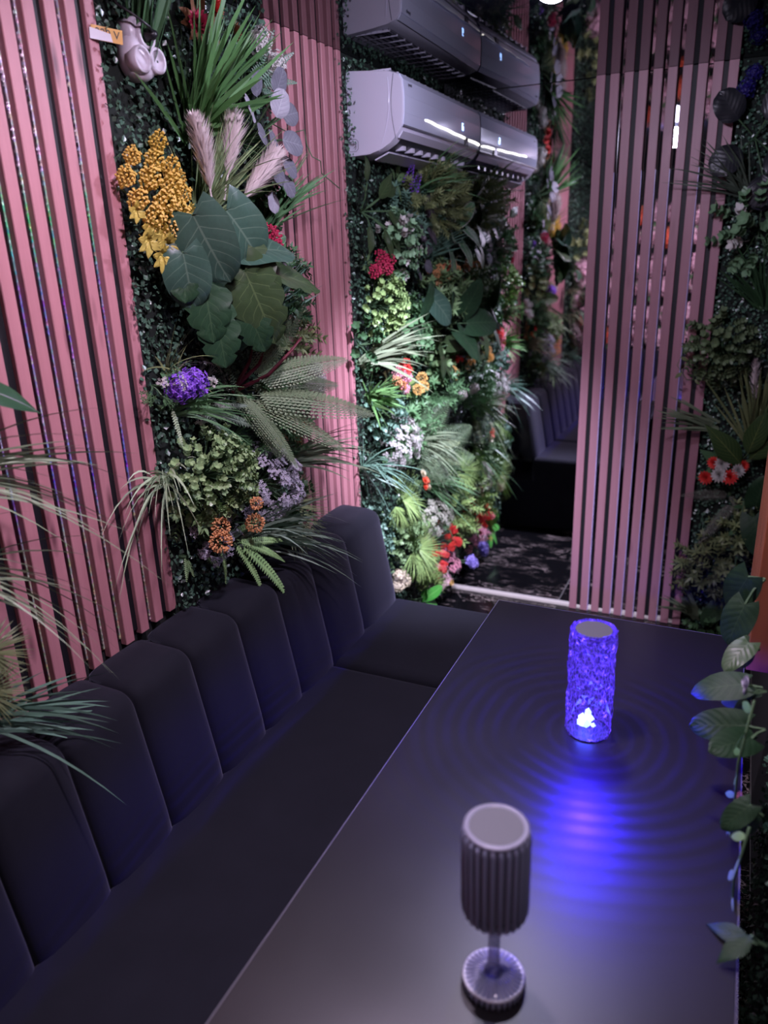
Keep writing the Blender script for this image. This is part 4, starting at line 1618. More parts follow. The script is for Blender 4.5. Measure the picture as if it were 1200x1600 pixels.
leaves(('L', 1.865, 1.964, 0.020), 'mauve grey eucalyptus branch with large round leaves beside the narrow slats',
       [(-0.079, 0.040, 0.11, (0.2, -0.5, 0.35), (1, 0, 0.5), 0.072), (0.007, 0.050, 0.12, (0.2, 0.2, 0.6), (1, -0.1, 0.3), 0.072), (0.026, 0.106, 0.11, (0.3, 0.3, 0.8), (1, 0, 0.1), 0.068),
        (-0.030, 0.000, 0.11, (0.3, -0.8, 0.1), (1, 0, 0.3), 0.064), (0.030, 0.000, 0.12, (0.3, 0.7, -0.1), (1, 0, 0.2), 0.072), (0.041, -0.040, 0.11, (0.3, 0.6, -0.6), (1, 0, 0.3), 0.064),
        (0.000, -0.050, 0.11, (0.3, 0.1, -1), (1, 0, 0.2), 0.064), (0.038, -0.086, 0.11, (0.3, 0.5, -0.8), (1, 0, 0.1), 0.060), (0.022, -0.119, 0.08, (0.2, 0, -1), (1, 0, 0.1), 0.060),
        (-0.045, 0.092, 0.10, (0.3, -0.2, 1), (1, 0, 0.1), 0.060), (0.056, 0.059, 0.11, (0.2, 0.7, 0.2), (1, -0.3, 0.1), 0.064), (-0.004, 0.020, 0.11, (0.3, -0.2, -0.6), (1, 0.2, 0.2), 0.060)],
       V_grey, 'round', 0.92, 'eucalyptus_branch', curl=0.1, fold=0.3, mats=[V_palegrey, V_palegrey, V_grey, V_grey, V_grey, V_grey, V_grey, V_grey, V_palegrey, V_grey, V_grey, V_grey])
vine(('L', 2.016, 2.028, 0.030), 'thin curling pale tendrils crossing the top of the narrow slats', [(0, 0, 0), (0.05, 0.02, -0.03), (0.08, 0.05, -0.02), (0.08, 0.06, -0.06), (0.10, 0.05, -0.09), (0.11, 0.08, -0.10), (0.10, 0.10, -0.13), (0.13, 0.15, -0.17)], G_pale, 0)
t = P('sumac_branch', (('L', 1.465, 1.786, 0.020)), 'golden yellow berry branch with frilled leaves beside the wide slats', 'flower')
b = MB()
for (py, pz, px_, s_, mm) in ((0.035, 0.155, 0.05, 0.05, F_gold), (-0.055, 0.115, 0.05, 0.045, F_gold), (0.00, 0.10, 0.06, 0.055, F_gold), (0.055, 0.085, 0.06, 0.055, F_gold), (-0.085, 0.06, 0.05, 0.05, F_gold),
                          (-0.035, 0.05, 0.07, 0.06, F_gold), (0.03, 0.035, 0.075, 0.06, F_gold), (0.085, 0.02, 0.06, 0.055, F_gold), (-0.07, 0.0, 0.06, 0.055, F_gold), (-0.01, -0.015, 0.08, 0.065, F_gold),
                          (0.055, -0.035, 0.07, 0.06, F_gold), (0.10, 0.07, 0.05, 0.04, F_gold), (-0.04, -0.05, 0.07, 0.06, F_gold), (0.015, -0.075, 0.07, 0.055, F_gold)):
    o = link('berry_head', sprig_me('berry', mm, len(t.children) % 3), t, T(px_ - 0.03, py, pz * 0.8 - 0.005) @ frame((0.2, 1, -0.2), (0.55, 0.4 * py / 0.1, 0.9)) @ Matrix.Scale(s_ * 1.1, 4))
    b.tube([(0, 0, -0.03), (px_ * 0.4, py * 0.4, pz * 0.4), (px_ - 0.03, py, pz * 0.8 - 0.005)], 0.002, 4)
F_goldleaf = plant((0.62, 0.46, 0.08), (0.50, 0.42, 0.10), 0.5)
for (py, pz, s_) in ((-0.06, -0.12, 0.075), (0.0, -0.13, 0.08), (0.055, -0.125, 0.075), (-0.02, -0.165, 0.075), (0.09, -0.03, 0.07), (0.08, -0.09, 0.07), (0.03, -0.16, 0.06), (-0.045, -0.085, 0.06), (0.03, -0.095, 0.065), (-0.08, -0.04, 0.055), (0.06, -0.06, 0.06), (0.0, -0.10, 0.06)):
    link('frilled_leaf', sprig_me('ruffle', F_goldleaf, 0), t, T(0.035, py, pz * 0.72 + 0.035) @ frame((0.3, 1, 0.2), (1, 0.6 * py / 0.1, -0.5)) @ Matrix.Scale(s_ * 0.66, 4))
obj('stem', b, M_stem, t)

t = P('pampas_grass', (('L', 1.648, 1.768, 0.030)), 'pampas tuft with three pinkish white plumes above the big veined leaf', 'grass')
for i, (py, pz, px_, d, L, W) in enumerate(((-0.045, 0.065, 0.08, (0.1, -0.22, 1), 0.15, 0.048), (0.03, 0.10, 0.08, (0.15, 0.22, 1), 0.14, 0.052), (0.075, 0.05, 0.09, (0.3, 0.75, 0.72), 0.16, 0.056))):
    obj('plume', plume_mb(L, W, 520, i + 1), F_plume, t, T(px_, py, pz) @ frame(d, (1, 0, 0)))
b = MB()
for i in range(95):
    dd = cone((0.4, 0.28, 1.0), 0.26)
    blade_into(b, (R(0, 0.02), R(-0.02, 0.02), R(-0.03, 0.03)), (max(dd.x, 0.08), dd.y, dd.z), R(0.16, 0.36), 0.0055, R(0.05, 0.3), 6)
stuff(obj('blades', b, plant((0.20, 0.27, 0.10), (0.10, 0.17, 0.06), 0.5), t))
grass(('L', 1.927, 1.746, 0.030), 'fine grass tuft leaning right over the middle of the narrow slats', 46, 0.27, 0.007, (0.5, 0.55, 0.9), 0.16, 0.15, G_mid)
CV = (0.62, -0.75, 0.30)
leaves(('L', 1.600, 1.642, 0.030), 'large blue green philodendron with pale veins in the middle of the first plant wall',
       [(-0.015, 0.145, 0.13, (0.30, 0.55, -0.75), (0.66, -0.65, 0.40), 0.165), (-0.10, 0.135, 0.10, (0.35, 0.20, -1), (0.3, -0.95, 0.2), 0.165), (-0.125, 0.055, 0.08, (0.1, 0.05, -1), (0.7, -0.7, 0.2), 0.13),
        (0.05, 0.05, 0.12, (0.5, 0.85, 0.15), (0.5, -0.3, 1.0), 0.15)],
       V_philo, 'heart', 1.12, 'philodendron', curl=0.24, fold=0.35, wave=0.035)
flowers(('L', 1.849, 1.733, 0.030), 'crimson flower head beside the big veined leaf', [(0, 0, 0.07, 0.030), (0.022, -0.018, 0.075, 0.026)], F_red, 'cluster')
flowers(('L', 1.810, 1.758, 0.030), 'tiny lilac flower above the crimson flower head', [(0, 0, 0.06, 0.018)], F_lilac, 'pompom')
leaves(('L', 1.888, 1.704, 0.030), 'small rubber plant sprig with cream rimmed leaves below the crimson flower', [(0, 0, 0.06, (0.3, -0.6, -0.3), (1, 0, 0.6), 0.05), (0.01, 0.012, 0.06, (0.3, 0.9, 0.3), (1, 0, 0.4), 0.055), (0.01, -0.02, 0.06, (0.3, 0.6, -0.8), (1, 0, 0.4), 0.05)], V_vari, 'oval', 0.6, 'rubber_plant')
flowers(('L', 1.953, 1.681, 0.020), 'small violet flower spike at the edge of the narrow slats', [(0, 0.01, 0.04, 0.020), (0.015, -0.02, 0.04, 0.018)], F_lilac, 'cluster', mats=[F_purple, F_lilac])
leaves(('L', 1.904, 1.645, 0.020), 'cluster of flat grey green leaves at the edge of the narrow slats', [(-0.01, 0.0, 0.05, (0.4, -0.7, 0.1), (1, 0, 0.9), 0.06), (0.02, 0.01, 0.06, (0.4, 0.8, 0.1), (1, 0, 1.2), 0.065), (0.04, -0.015, 0.05, (0.3, 1, -0.1), (1, 0, 1.2), 0.06),
       (0.01, -0.03, 0.06, (0.4, 0.3, -0.4), (1, 0, 0.9), 0.06), (0.03, -0.045, 0.05, (0.3, 0.8, -0.5), (1, 0, 0.9), 0.055)], V_palegrey, 'oval', 0.6, 'eucalyptus_branch')
flowers(('L', 1.949, 1.608, 0.020), 'pale grey seed head under the flat grey green leaves', [(0, 0, 0.04, 0.022)], F_lilac, 'spike')
leaves(('L', 1.606, 1.604, 0.030), 'dark green monstera with broad split leaves in the centre of the first plant wall',
       [(-0.075, 0.055, 0.08, (0.25, -0.10, -1), (0.75, -0.6, 0.2), 0.17), (0.02, 0.045, 0.14, (0.30, 0.15, -0.9), (0.6, -0.75, 0.2), 0.19), (0.08, 0.045, 0.12, (0.6, 0.85, -0.12), (0.4, -0.3, 1.0), 0.20),
        (-0.055, -0.03, 0.09, (0.25, -0.05, -1), (0.75, -0.6, 0.1), 0.15), (0.02, -0.03, 0.13, (0.35, 0.15, -1), (0.6, -0.75, 0.2), 0.13), (0.06, -0.05, 0.12, (0.5, 0.75, -0.65), (0.5, -0.5, 0.9), 0.14),
        (-0.10, 0.13, 0.06, (0.2, -0.3, -0.8), (0.7, -0.6, 0.2), 0.15), (0.03, 0.10, 0.12, (0.45, 0.1, -0.8), (0.6, -0.75, 0.3), 0.17)],
       V_dark, 'heart', 0.95, 'monstera', notch=0.35, nn=5, curl=0.22, fold=0.3, mats=[V_dark, V_olive, V_olive, V_dark, V_dark, V_olive, V_dark, V_olive])
grass(('L', 1.742, 1.453, 0.030), 'grass tuft sweeping up to the right past the monstera', 52, 0.32, 0.008, (0.45, 0.62, 0.75), 0.15, 0.12, G_blue)
bush(('L', 1.963, 1.471, 0.020), 'yellow green leafy sprigs at the slat edge right of the monstera', 0.07, 0.085, 0.09, 20, 0.055, G_olive, 'star', 'leafy_bush', up=0.3)
ferns(('L', 1.675, 1.540, 0.030), 'dark hanging fern directly under the monstera', [((0.25, 0.15, -1), (1, 0, 0.1), 0.22), ((0.25, -0.25, -1), (1, 0, 0.1), 0.18), ((0.25, 0.5, -0.9), (1, 0, 0.1), 0.2), ((0.3, 0.0, -0.9), (1, 0.3, 0.1), 0.2)],
      plant((0.022, 0.05, 0.03), (0.04, 0.07, 0.04), 0.5), 0.30, 24, 0.2)
t = ferns(('L', 1.720, 1.339, 0.030), 'large spreading fern with dark red stems in front of the narrow slats',
      [((0.62, 0.72, 0.22), (0.75, -0.55, 0.9), 0.30, 0.03, 0.02, 0.05), ((0.85, 0.75, -0.10), (0.55, -0.45, 1), 0.37, 0.02, -0.02, 0.05), ((0.62, 0.10, -0.60), (1, 0, 0.5), 0.24, 0.0, -0.02, 0.04),
       ((0.70, 0.45, -0.35), (0.6, -0.2, 1), 0.32, 0.02, -0.03, 0.04), ((0.5, 0.45, 0.62), (1, -0.4, 0.2), 0.25, 0.03, 0.03, 0.04), ((0.5, 0.9, 0.05), (0.7, -0.5, 0.8), 0.33, 0.03, -0.01, 0.03), ((0.45, -0.40, 0.05), (1, 0.2, 0.6), 0.17), ((0.55, 0.20, -0.72), (1, 0, 0.3), 0.24)],
      G_fern, 0.36, 26, 0.22, True, 0.95)
for pts in ([(0, 0, -0.005), (0.06, 0.05, 0.06), (0.08, 0.09, 0.14), (0.07, 0.13, 0.20)], [(0, 0, -0.01), (0.08, 0.06, 0.03), (0.12, 0.13, 0.09), (0.13, 0.17, 0.12)], [(0, 0, -0.01), (0.05, 0.02, 0.07), (0.06, 0.05, 0.15), (0.04, 0.07, 0.21)]):
    b = MB()
    b.tube(pts, 0.0062, 7, 0.003)
    o = obj('dark_stem', b, M_redstem, t)
    o['label'] = 'thick dark red stem'
flowers(('L', 2.092, 1.304, 0.020), 'green and white blossom cluster in front of the narrow slats right of the large fern', [(0.0, 0.03, 0.06, 0.024), (0.03, -0.005, 0.06, 0.022), (0.0, -0.03, 0.07, 0.022), (-0.035, -0.01, 0.06, 0.02), (0.02, 0.055, 0.05, 0.02)], F_white, 'pompom', leaf=G_bright, nleaf=8, ls=0.055)
flowers(('L', 1.474, 1.390, 0.020), 'purple hydrangea on the first plant wall', [(-0.02, 0, 0.05, 0.037), (0.028, 0.006, 0.055, 0.037)], F_purple, 'pompom', 'hydrangea', leaf=G_mid, nleaf=5, ls=0.06)
bush(('L', 1.575, 1.361, 0.020), 'sprig of tiny white flowers right of the purple hydrangea', 0.055, 0.05, 0.05, 9, 0.045, F_white, 'floret', 'white_flower_sprig', 'flower', mat2=G_mid, f2=0.3)
bush(('L', 1.415, 1.400, 0.020), 'sprig of tiny white flowers left of the purple hydrangea', 0.03, 0.035, 0.05, 6, 0.04, F_white, 'floret', 'white_flower_sprig', 'flower', mat2=G_mid, f2=0.3)
ferns(('L', 1.431, 1.343, 0.020), 'pale silver frond hanging under the purple hydrangea', [((0.25, 0.05, -1), (1, 0, 0.1), 0.10, 0, 0, 0.04)], G_pale, 0.24, 15, 0.1, False, 0.85)
grass(('L', 1.472, 1.418, 0.020), 'wiry thin grass above the purple hydrangea', 24, 0.15, 0.0035, (0.5, 0.1, 0.75), 0.45, 0.3, G_olive)
grass(('L', 1.480, 1.330, 0.020), 'arching dark grass below the purple hydrangea reaching right', 22, 0.22, 0.006, (0.5, 0.8, 0.25), 0.20, 0.35, G_mid)
ferns(('L', 1.561, 1.314, 0.020), 'low fern with beaded fronds left under the large fern', [((0.4, 0.85, -0.28), (1, 0, 0.7), 0.24), ((0.45, 0.8, 0.02), (1, 0, 0.7), 0.17), ((0.5, 0.5, -0.6), (1, 0, 0.4), 0.15)], plant((0.11, 0.16, 0.11), (0.06, 0.10, 0.06), 0.5), 0.2, 20, 0.25, False, 0.9)
fan(('L', 1.668, 1.218, 0.020), 'dark spiky fan below the large fern', [(0, 0, 0.02, (0.3, -0.1, -1), (1, 0, 0.2), 0.13), (0, 0, 0.03, (0.3, 0.6, -0.7), (1, 0, 0.2), 0.14), (0, 0, 0.03, (0.3, -0.7, -0.5), (1, 0, 0.2), 0.11)], G_dark, 22, 0.03)
flowers(('L', 1.975, 1.166, 0.020), 'small red and brown flowers low behind the large fern', [(0.0, 0.02, 0.07, 0.022), (0.03, -0.01, 0.06, 0.02), (-0.02, -0.03, 0.06, 0.02)], F_red, 'mum', leaf=F_brown, nleaf=7, ls=0.06, mats=[F_scar, F_brown, F_brown])
leaves(('L', 1.813, 1.168, 0.020), 'yellow green four leaf sprig under the large fern', [(0, 0, 0.05, (0.4, 0.7, 0.6), (1, 0, 0), 0.04), (0, 0, 0.05, (0.4, -0.7, 0.6), (1, 0, 0), 0.04), (0, 0, 0.05, (0.4, 0.6, -0.7), (1, 0, 0), 0.04), (0, 0, 0.05, (0.4, -0.7, -0.5), (1, 0, 0), 0.04), (0.05, 0.005, 0.05, (0.3, 0.1, -1), (1, 0, 0), 0.045), (0.06, 0.01, 0.05, (0.3, 0.3, 1), (1, 0, 0), 0.04)],
       veined('veined_yellow', (0.30, 0.32, 0.08), (0.20, 0.26, 0.07), (0.4, 0.4, 0.15)), 'oval', 0.7, 'leafy_sprig')
bush(('L', 1.541, 1.141, 0.020), 'large round bush of small glossy leaves low on the first plant wall', 0.14, 0.10, 0.12, 140, 0.034, plant((0.085, 0.17, 0.06), (0.20, 0.29, 0.10), 0.38, 0.5), 'round', 'leafy_bush')
bush(('L', 1.777, 1.050, 0.020), 'lilac grey star flower bush right of the round leaf bush', 0.10, 0.10, 0.12, 62, 0.042, F_lilac, 'floret', 'lilac_flower_bush', 'flower', mat2=G_blue, f2=0.12)
flowers(('L', 1.498, 0.999, 0.020), 'pair of orange ball flowers under the round leaf bush', [(-0.03, -0.005, 0.11, 0.031), (-0.015, 0.03, 0.105, 0.026)], F_orange, 'ball', 'ball_flower')
flowers(('L', 1.631, 0.996, 0.020), 'single orange ball flower right of the orange pair', [(-0.02, 0, 0.12, 0.028)], F_orange, 'ball', 'ball_flower')
flowers(('L', 1.604, 1.065, 0.020), 'small half hidden orange ball flower in the round leaf bush', [(-0.02, 0, 0.15, 0.019)], F_orange, 'ball', 'ball_flower')
bush(('L', 1.538, 0.973, 0.020), 'tiny white star flowers around the orange ball flowers', 0.085, 0.06, 0.05, 12, 0.04, F_lilac, 'floret', 'white_flower_sprig', 'flower')
bush(('L', 1.451, 1.085, 0.020), 'light green fern like sprigs left under the round leaf bush', 0.035, 0.04, 0.06, 8, 0.05, G_light, 'star')
grass(('L', 1.404, 1.168, 0.030), 'pale grass tuft drooping left across the wide slats', 34, 0.27, 0.0055, (0.45, -0.85, 0.50), 0.30, 0.75, G_pale)
grass(('L', 1.910, 1.069, 0.030), 'thin grass stretching right across the foot of the narrow slats', 36, 0.33, 0.006, (0.62, 0.75, 0.35), 0.13, 0.38, G_straw)
fan(('L', 1.855, 0.936, 0.020), 'olive needle fans on the edge above the bench right of the lilac bush', [(0.02, 0.02, 0.05, (0.55, 0.8, 0.35), (0.8, -0.3, 0.6), 0.15), (0.0, -0.01, 0.05, (0.6, 0.7, -0.4), (0.8, -0.2, 0.7), 0.15), (0.0, 0.04, 0.04, (0.5, 0.3, 0.8), (1, -0.2, 0), 0.12)], plant((0.17, 0.22, 0.08), (0.10, 0.15, 0.06), 0.5), 44, 0.016)
grass(('L', 1.663, 0.905, 0.030), 'big blue green grass tuft drooping over the top of the bench', 80, 0.34, 0.0075, (0.62, 0.55, 0.42), 0.25, 0.50, plant((0.10, 0.17, 0.115), (0.17, 0.24, 0.16), 0.45), False, 0.03)
ferns(('L', 1.578, 0.945, 0.030), 'bright green zipper fern hanging over the bench back', [((0.45, 0.30, -0.8), (1, 0, 0.5), 0.19, 0.0, 0.0, 0.06), ((0.5, 0.75, -0.45), (1, 0, 0.6), 0.19, 0.0, 0.01, 0.07), ((0.45, -0.15, -0.95), (1, 0, 0.3), 0.12), ((0.5, 0.5, 0.25), (1, 0, 0.5), 0.15), ((0.55, 0.45, -0.75), (1, 0, 0.4), 0.25, 0.01, 0.0, 0.07), ((0.5, 0.85, -0.1), (1, 0, 0.6), 0.17, 0.0, 0.0, 0.07)],
      plant((0.18, 0.33, 0.10), (0.10, 0.22, 0.06), 0.45), 0.2, 24, 0.3, False, 0.95)
ferns(('L', 1.446, 0.946, 0.020), 'short pale green sprays at the bottom of the first plant wall', [((0.4, -0.4, -0.5), (1, 0, 0.3), 0.07), ((0.4, 0.5, -0.7), (1, 0, 0.3), 0.08, 0.05, 0, 0.02), ((0.4, 0.1, -0.9), (1, 0, 0.3), 0.06)], G_light, 0.36, 12, 0.2, False, 0.9)
flowers(('L', 1.493, 0.939, 0.020), 'lilac star flower at the bottom of the first plant wall', [(0, 0, 0.03, 0.014), (0.015, 0.02, 0.03, 0.010)], F_lilac, 'pompom')

bush(('L', 1.935, 1.845, 0.020), 'dark small leaf foliage behind the fine grass tuft at the narrow slats', 0.07, 0.08, 0.04, 34, 0.04, G_dark, 'round')
bush(('L', 1.928, 1.583, 0.020), 'dark green foliage between the monstera and the narrow slats', 0.09, 0.10, 0.11, 50, 0.045, G_dark, 'star')
bush(('L', 1.874, 1.231, 0.020), 'mixed green foliage behind the large fern', 0.13, 0.12, 0.10, 60, 0.045, G_mid, 'star')
bush(('L', 1.920, 2.138, 0.020), 'dark green foliage around the white pompom pair', 0.08, 0.07, 0.015, 24, 0.04, G_dark, 'round')
bush(('L', 1.886, 0.947, 0.020), 'dark green foliage under the lilac bush', 0.09, 0.09, 0.07, 40, 0.04, G_dark, 'round')
# ---- plants reaching in at the left picture edge
leaves(('L', 0.80, 1.50, 0.05), 'dark variegated leaf reaching in at the left picture edge', [(0.04, 0.01, 0.08, (0.35, 0.9, -0.35), (0.9, 0.2, 0.8), 0.15), (-0.03, 0.0, 0.07, (0.3, -0.8, -0.4), (1, 0, 0.6), 0.15)], veined('veined_dracaena', (0.02, 0.06, 0.03), (0.03, 0.08, 0.035), (0.40, 0.36, 0.42), 1.0, 0.3), 'lance', 0.42, 'dracaena')
grass(('L', 0.77, 1.345, 0.04), 'long thin grass arching over the wide slats at mid height, left picture edge', 34, 0.36, 0.0042, (0.55, 0.80, 0.22), 0.20, 0.38, G_straw)
grass(('L', 0.75, 1.18, 0.04), 'loose thin grass drooping below the arching grass at the left picture edge', 26, 0.30, 0.0042, (0.55, 0.7, 0.30), 0.26, 0.75, G_straw)
fan(('L', 0.79, 0.995, 0.04), 'olive palm fans low at the left picture edge', [(0.02, 0.02, 0.05, (0.6, 0.75, 0.15), (0.7, -0.2, 0.8), 0.085), (0.0, -0.05, 0.05, (0.6, 0.6, 0.1), (0.7, -0.2, 0.8), 0.085)], plant((0.12, 0.14, 0.045), (0.08, 0.11, 0.04), 0.5), 30, 0.03)
grass(('L', 0.775, 0.875, 0.05), 'green grass tuft spilling onto the bench back at the left picture edge', 36, 0.25, 0.0060, (0.65, 0.70, 0.12), 0.24, 0.35, G_blue)
bush(('L', 0.50, 1.65, 0.02), 'green bush on the near left wall seen in the mirror', 0.16, 0.16, 0.12, 30, 0.08, G_olive, 'star')
flowers(('L', 0.40, 1.42, 0.02), 'pink blossom cluster on the near left wall seen in the mirror', [(-0.09, 0.07, 0.09, 0.06), (0.03, 0.09, 0.1, 0.065), (0.10, -0.02, 0.1, 0.06), (-0.03, -0.05, 0.11, 0.06), (0.04, -0.14, 0.1, 0.06), (-0.1, -0.13, 0.1, 0.055)], F_blossom, 'pompom', leaf=G_mid, nleaf=6, ls=0.12)
flowers(('L', 0.42, 1.0, 0.02), 'pink and coral blossoms low on the near left wall seen in the mirror', [(-0.09, 0.07, 0.09, 0.06), (0.03, 0.09, 0.1, 0.055), (0.10, -0.02, 0.1, 0.06), (-0.03, -0.05, 0.11, 0.06)], F_blossom, 'pompom', leaf=G_mid, nleaf=6, ls=0.12, mats=[F_blossom, F_coral, F_blossom, F_blossom])
leaves(('L', 0.60, 1.25, 0.03), 'blue green leaves on the near left wall seen in the mirror', [(-0.03, 0.05, 0.1, (0.4, -0.5, 0.6), (1, 0, 0.3), 0.2), (0.04, 0.03, 0.1, (0.4, 0.6, 0.4), (1, 0, 0.3), 0.2), (0.0, -0.05, 0.1, (0.4, 0.1, -0.9), (1, 0, 0.3), 0.2)], V_philo, 'heart', 0.85, 'philodendron')

# ---- second plant wall, under the air conditioner
leaves(('L', 2.585, 1.809, 0.020), 'dark leafy branch with lance leaves top left under the air conditioner',
       [(-0.05, 0.02, 0.05, (0.4, -0.6, 0.5), (1, 0, 0.4), 0.10), (0.03, 0.04, 0.06, (0.4, 0.5, 0.7), (1, 0, 0.3), 0.11), (0.08, 0.0, 0.07, (0.4, 0.6, -0.6), (1, 0, 0.4), 0.12), (-0.05, -0.05, 0.06, (0.4, -0.5, -0.8), (1, 0, 0.3), 0.11), (0.02, -0.06, 0.08, (0.4, 0.2, -0.9), (1, 0, 0.3), 0.12),
        (0.09, 0.06, 0.05, (0.3, 0.9, 0.3), (1, 0, 0.4), 0.10), (-0.02, 0.09, 0.04, (0.3, -0.2, 1), (1, 0, 0.1), 0.10), (0.10, -0.07, 0.07, (0.4, 0.6, -0.9), (1, 0, 0.3), 0.11)], V_olive, 'lance', 0.5, 'leafy_branch')
flowers(('L', 2.875, 1.923, 0.020), 'violet blue flower spikes just below the left half of the air conditioner', [(0.0, 0.015, 0.07, 0.032), (0.035, -0.015, 0.08, 0.034)], F_purple, 'spike', leaf=G_light, nleaf=5, ls=0.07)
grass(('L', 3.042, 1.889, 0.030), 'long grass arching up in front of the air conditioner', 60, 0.34, 0.0065, (0.55, 0.35, 0.75), 0.30, 0.30, G_mid)
bush(('L', 3.231, 1.867, 0.020), 'olive feathery bush below the right half of the air conditioner', 0.22, 0.12, 0.13, 70, 0.085, G_olive, 'needle', 'feathery_bush')
bush(('L', 2.757, 1.690, 0.020), 'green bush with white blossoms right above the red flowers', 0.09, 0.10, 0.11, 60, 0.045, plant((0.10, 0.24, 0.11), (0.20, 0.34, 0.18), 0.45), 'round', mat2=F_white, f2=0.22)
leaves(('L', 2.962, 1.805, 0.020), 'dark mauve leaf rosette on the second plant wall', [(0.0, 0.03, 0.07, (0.4, -0.4, 0.6), (1, 0, 0.3), 0.08), (0.04, 0.0, 0.08, (0.4, 0.7, 0.2), (1, 0, 0.3), 0.09), (0.06, -0.05, 0.08, (0.4, 0.6, -0.6), (1, 0, 0.3), 0.09), (0.0, -0.04, 0.08, (0.4, -0.5, -0.5), (1, 0, 0.3), 0.085), (0.08, 0.03, 0.06, (0.4, 0.8, 0.5), (1, 0, 0.3), 0.08), (0.03, -0.08, 0.08, (0.4, 0.1, -1), (1, 0, 0.3), 0.08)],
       veined('veined_mauve', (0.085, 0.065, 0.085), (0.06, 0.05, 0.065), (0.13, 0.11, 0.13)), 'oval', 0.62, 'mauve_rosette')
leaves(('L', 3.007, 1.637, 0.020), 'grey eucalyptus twig with six round leaves on the second plant wall', [(-0.03, 0.025, 0.06, (0.3, -0.7, 0.4), (1, 0, 0.1), 0.062), (0.03, 0.03, 0.06, (0.3, 0.7, 0.4), (1, 0, 0.1), 0.066), (-0.035, -0.012, 0.06, (0.3, -0.9, -0.2), (1, 0, 0.1), 0.062), (0.03, -0.022, 0.06, (0.3, 0.9, -0.3), (1, 0, 0.1), 0.062), (0.0, -0.05, 0.05, (0.3, 0.1, -1), (1, 0, 0.1), 0.035), (-0.01, 0.06, 0.06, (0.3, -0.2, 1), (1, 0, 0.1), 0.06)], V_grey, 'round', 0.9, 'eucalyptus_branch', curl=0.1)
flowers(('L', 2.590, 1.634, 0.020), 'magenta red flower bunch top left of the second plant wall', [(-0.035, -0.025, 0.06, 0.026), (0.0, 0.018, 0.07, 0.030), (0.035, 0.006, 0.08, 0.030), (0.028, -0.018, 0.08, 0.026), (-0.005, -0.015, 0.07, 0.026)], F_red, 'cluster', leaf=G_light, nleaf=5, ls=0.045)
grass(('L', 3.198, 1.644, 0.030), 'blue green grass fan in the middle of the second plant wall', 66, 0.20, 0.007, (0.6, 0.35, 0.75), 0.30, 0.22, G_blue)
flowers(('L', 3.176, 1.572, 0.020), 'orange brown flower spray below the blue green grass fan', [(0.0, 0.02, 0.07, 0.022), (0.02, -0.01, 0.07, 0.022), (-0.03, 0.0, 0.07, 0.02), (0.0, -0.04, 0.07, 0.02)], F_orange, 'cluster', leaf=F_brown, nleaf=5, ls=0.06)
flowers(('L', 3.310, 1.581, 0.020), 'rust red flowers near the mirror on the second plant wall', [(-0.05, 0.01, 0.07, 0.022), (0.0, 0.02, 0.08, 0.025), (0.05, 0.0, 0.08, 0.022), (0.0, -0.02, 0.08, 0.022), (-0.04, -0.03, 0.07, 0.02)], F_orange, 'cluster', leaf=G_olive, nleaf=7, ls=0.07, mats=[F_scar, F_orange, F_orange, F_brown, F_orange])
leaves(('L', 3.310, 1.718, 0.020), 'green white variegated leaf cluster beside the mirror edge', [(0.0, 0.06, 0.12, (0.5, 0.5, 0.7), (0.8, -0.5, 0.2), 0.11), (0.02, 0.03, 0.14, (0.5, 0.7, -0.5), (0.8, -0.3, 0.6), 0.12), (-0.05, 0.0, 0.1, (0.4, -0.6, 0.0), (1, 0, 0.3), 0.10), (0.0, -0.03, 0.13, (0.5, 0.3, -0.8), (1, -0.2, 0.4), 0.11), (-0.05, 0.05, 0.1, (0.4, -0.4, 0.8), (1, 0, 0.1), 0.1), (-0.06, -0.06, 0.1, (0.4, -0.3, -0.8), (1, 0, 0.4), 0.1)], V_vari, 'heart', 0.7, 'caladium')
bush(('L', 2.637, 1.484, 0.020), 'yellow green bush of tiny round leaves left of the heart shaped leaf', 0.10, 0.11, 0.11, 95, 0.036, plant((0.17, 0.27, 0.07), (0.10, 0.19, 0.05), 0.45), 'round', hang=0.4)
leaves(('L', 2.941, 1.441, 0.020), 'dark heart shaped leaves in the middle of the second plant wall', [(0.0, -0.015, 0.10, (0.35, 0.25, 0.9), (1, -0.1, 0.1), 0.13), (0.035, 0.05, 0.11, (0.5, 0.55, -0.7), (0.7, -0.6, 0.3), 0.16), (-0.03, -0.03, 0.08, (0.3, -0.6, -0.3), (1, 0, 0.4), 0.11)], V_philo, 'heart', 0.85, 'philodendron', mats=[V_dark, V_philo, V_dark])
bush(('L', 3.310, 1.472, 0.020), 'green star leaf bush right of the heart shaped leaves', 0.15, 0.11, 0.12, 60, 0.06, G_light, 'star', up=0.2)
leaves(('L', 3.20, 1.36, 0.02), 'very large dark leaves beside the mirror edge', [(0.02, 0.045, 0.16, (0.5, 0.25, 0.75), (0.9, -0.4, 0.0), 0.16), (0.06, 0.0, 0.17, (0.5, 0.7, 0.0), (0.9, -0.4, 0.5), 0.18), (0.0, -0.03, 0.15, (0.5, 0.3, -0.6), (1, -0.2, 0.5), 0.16), (-0.04, 0.02, 0.12, (0.4, -0.4, 0.7), (1, 0, 0.2), 0.15)], V_dark, 'heart', 0.95, 'philodendron', curl=0.15)
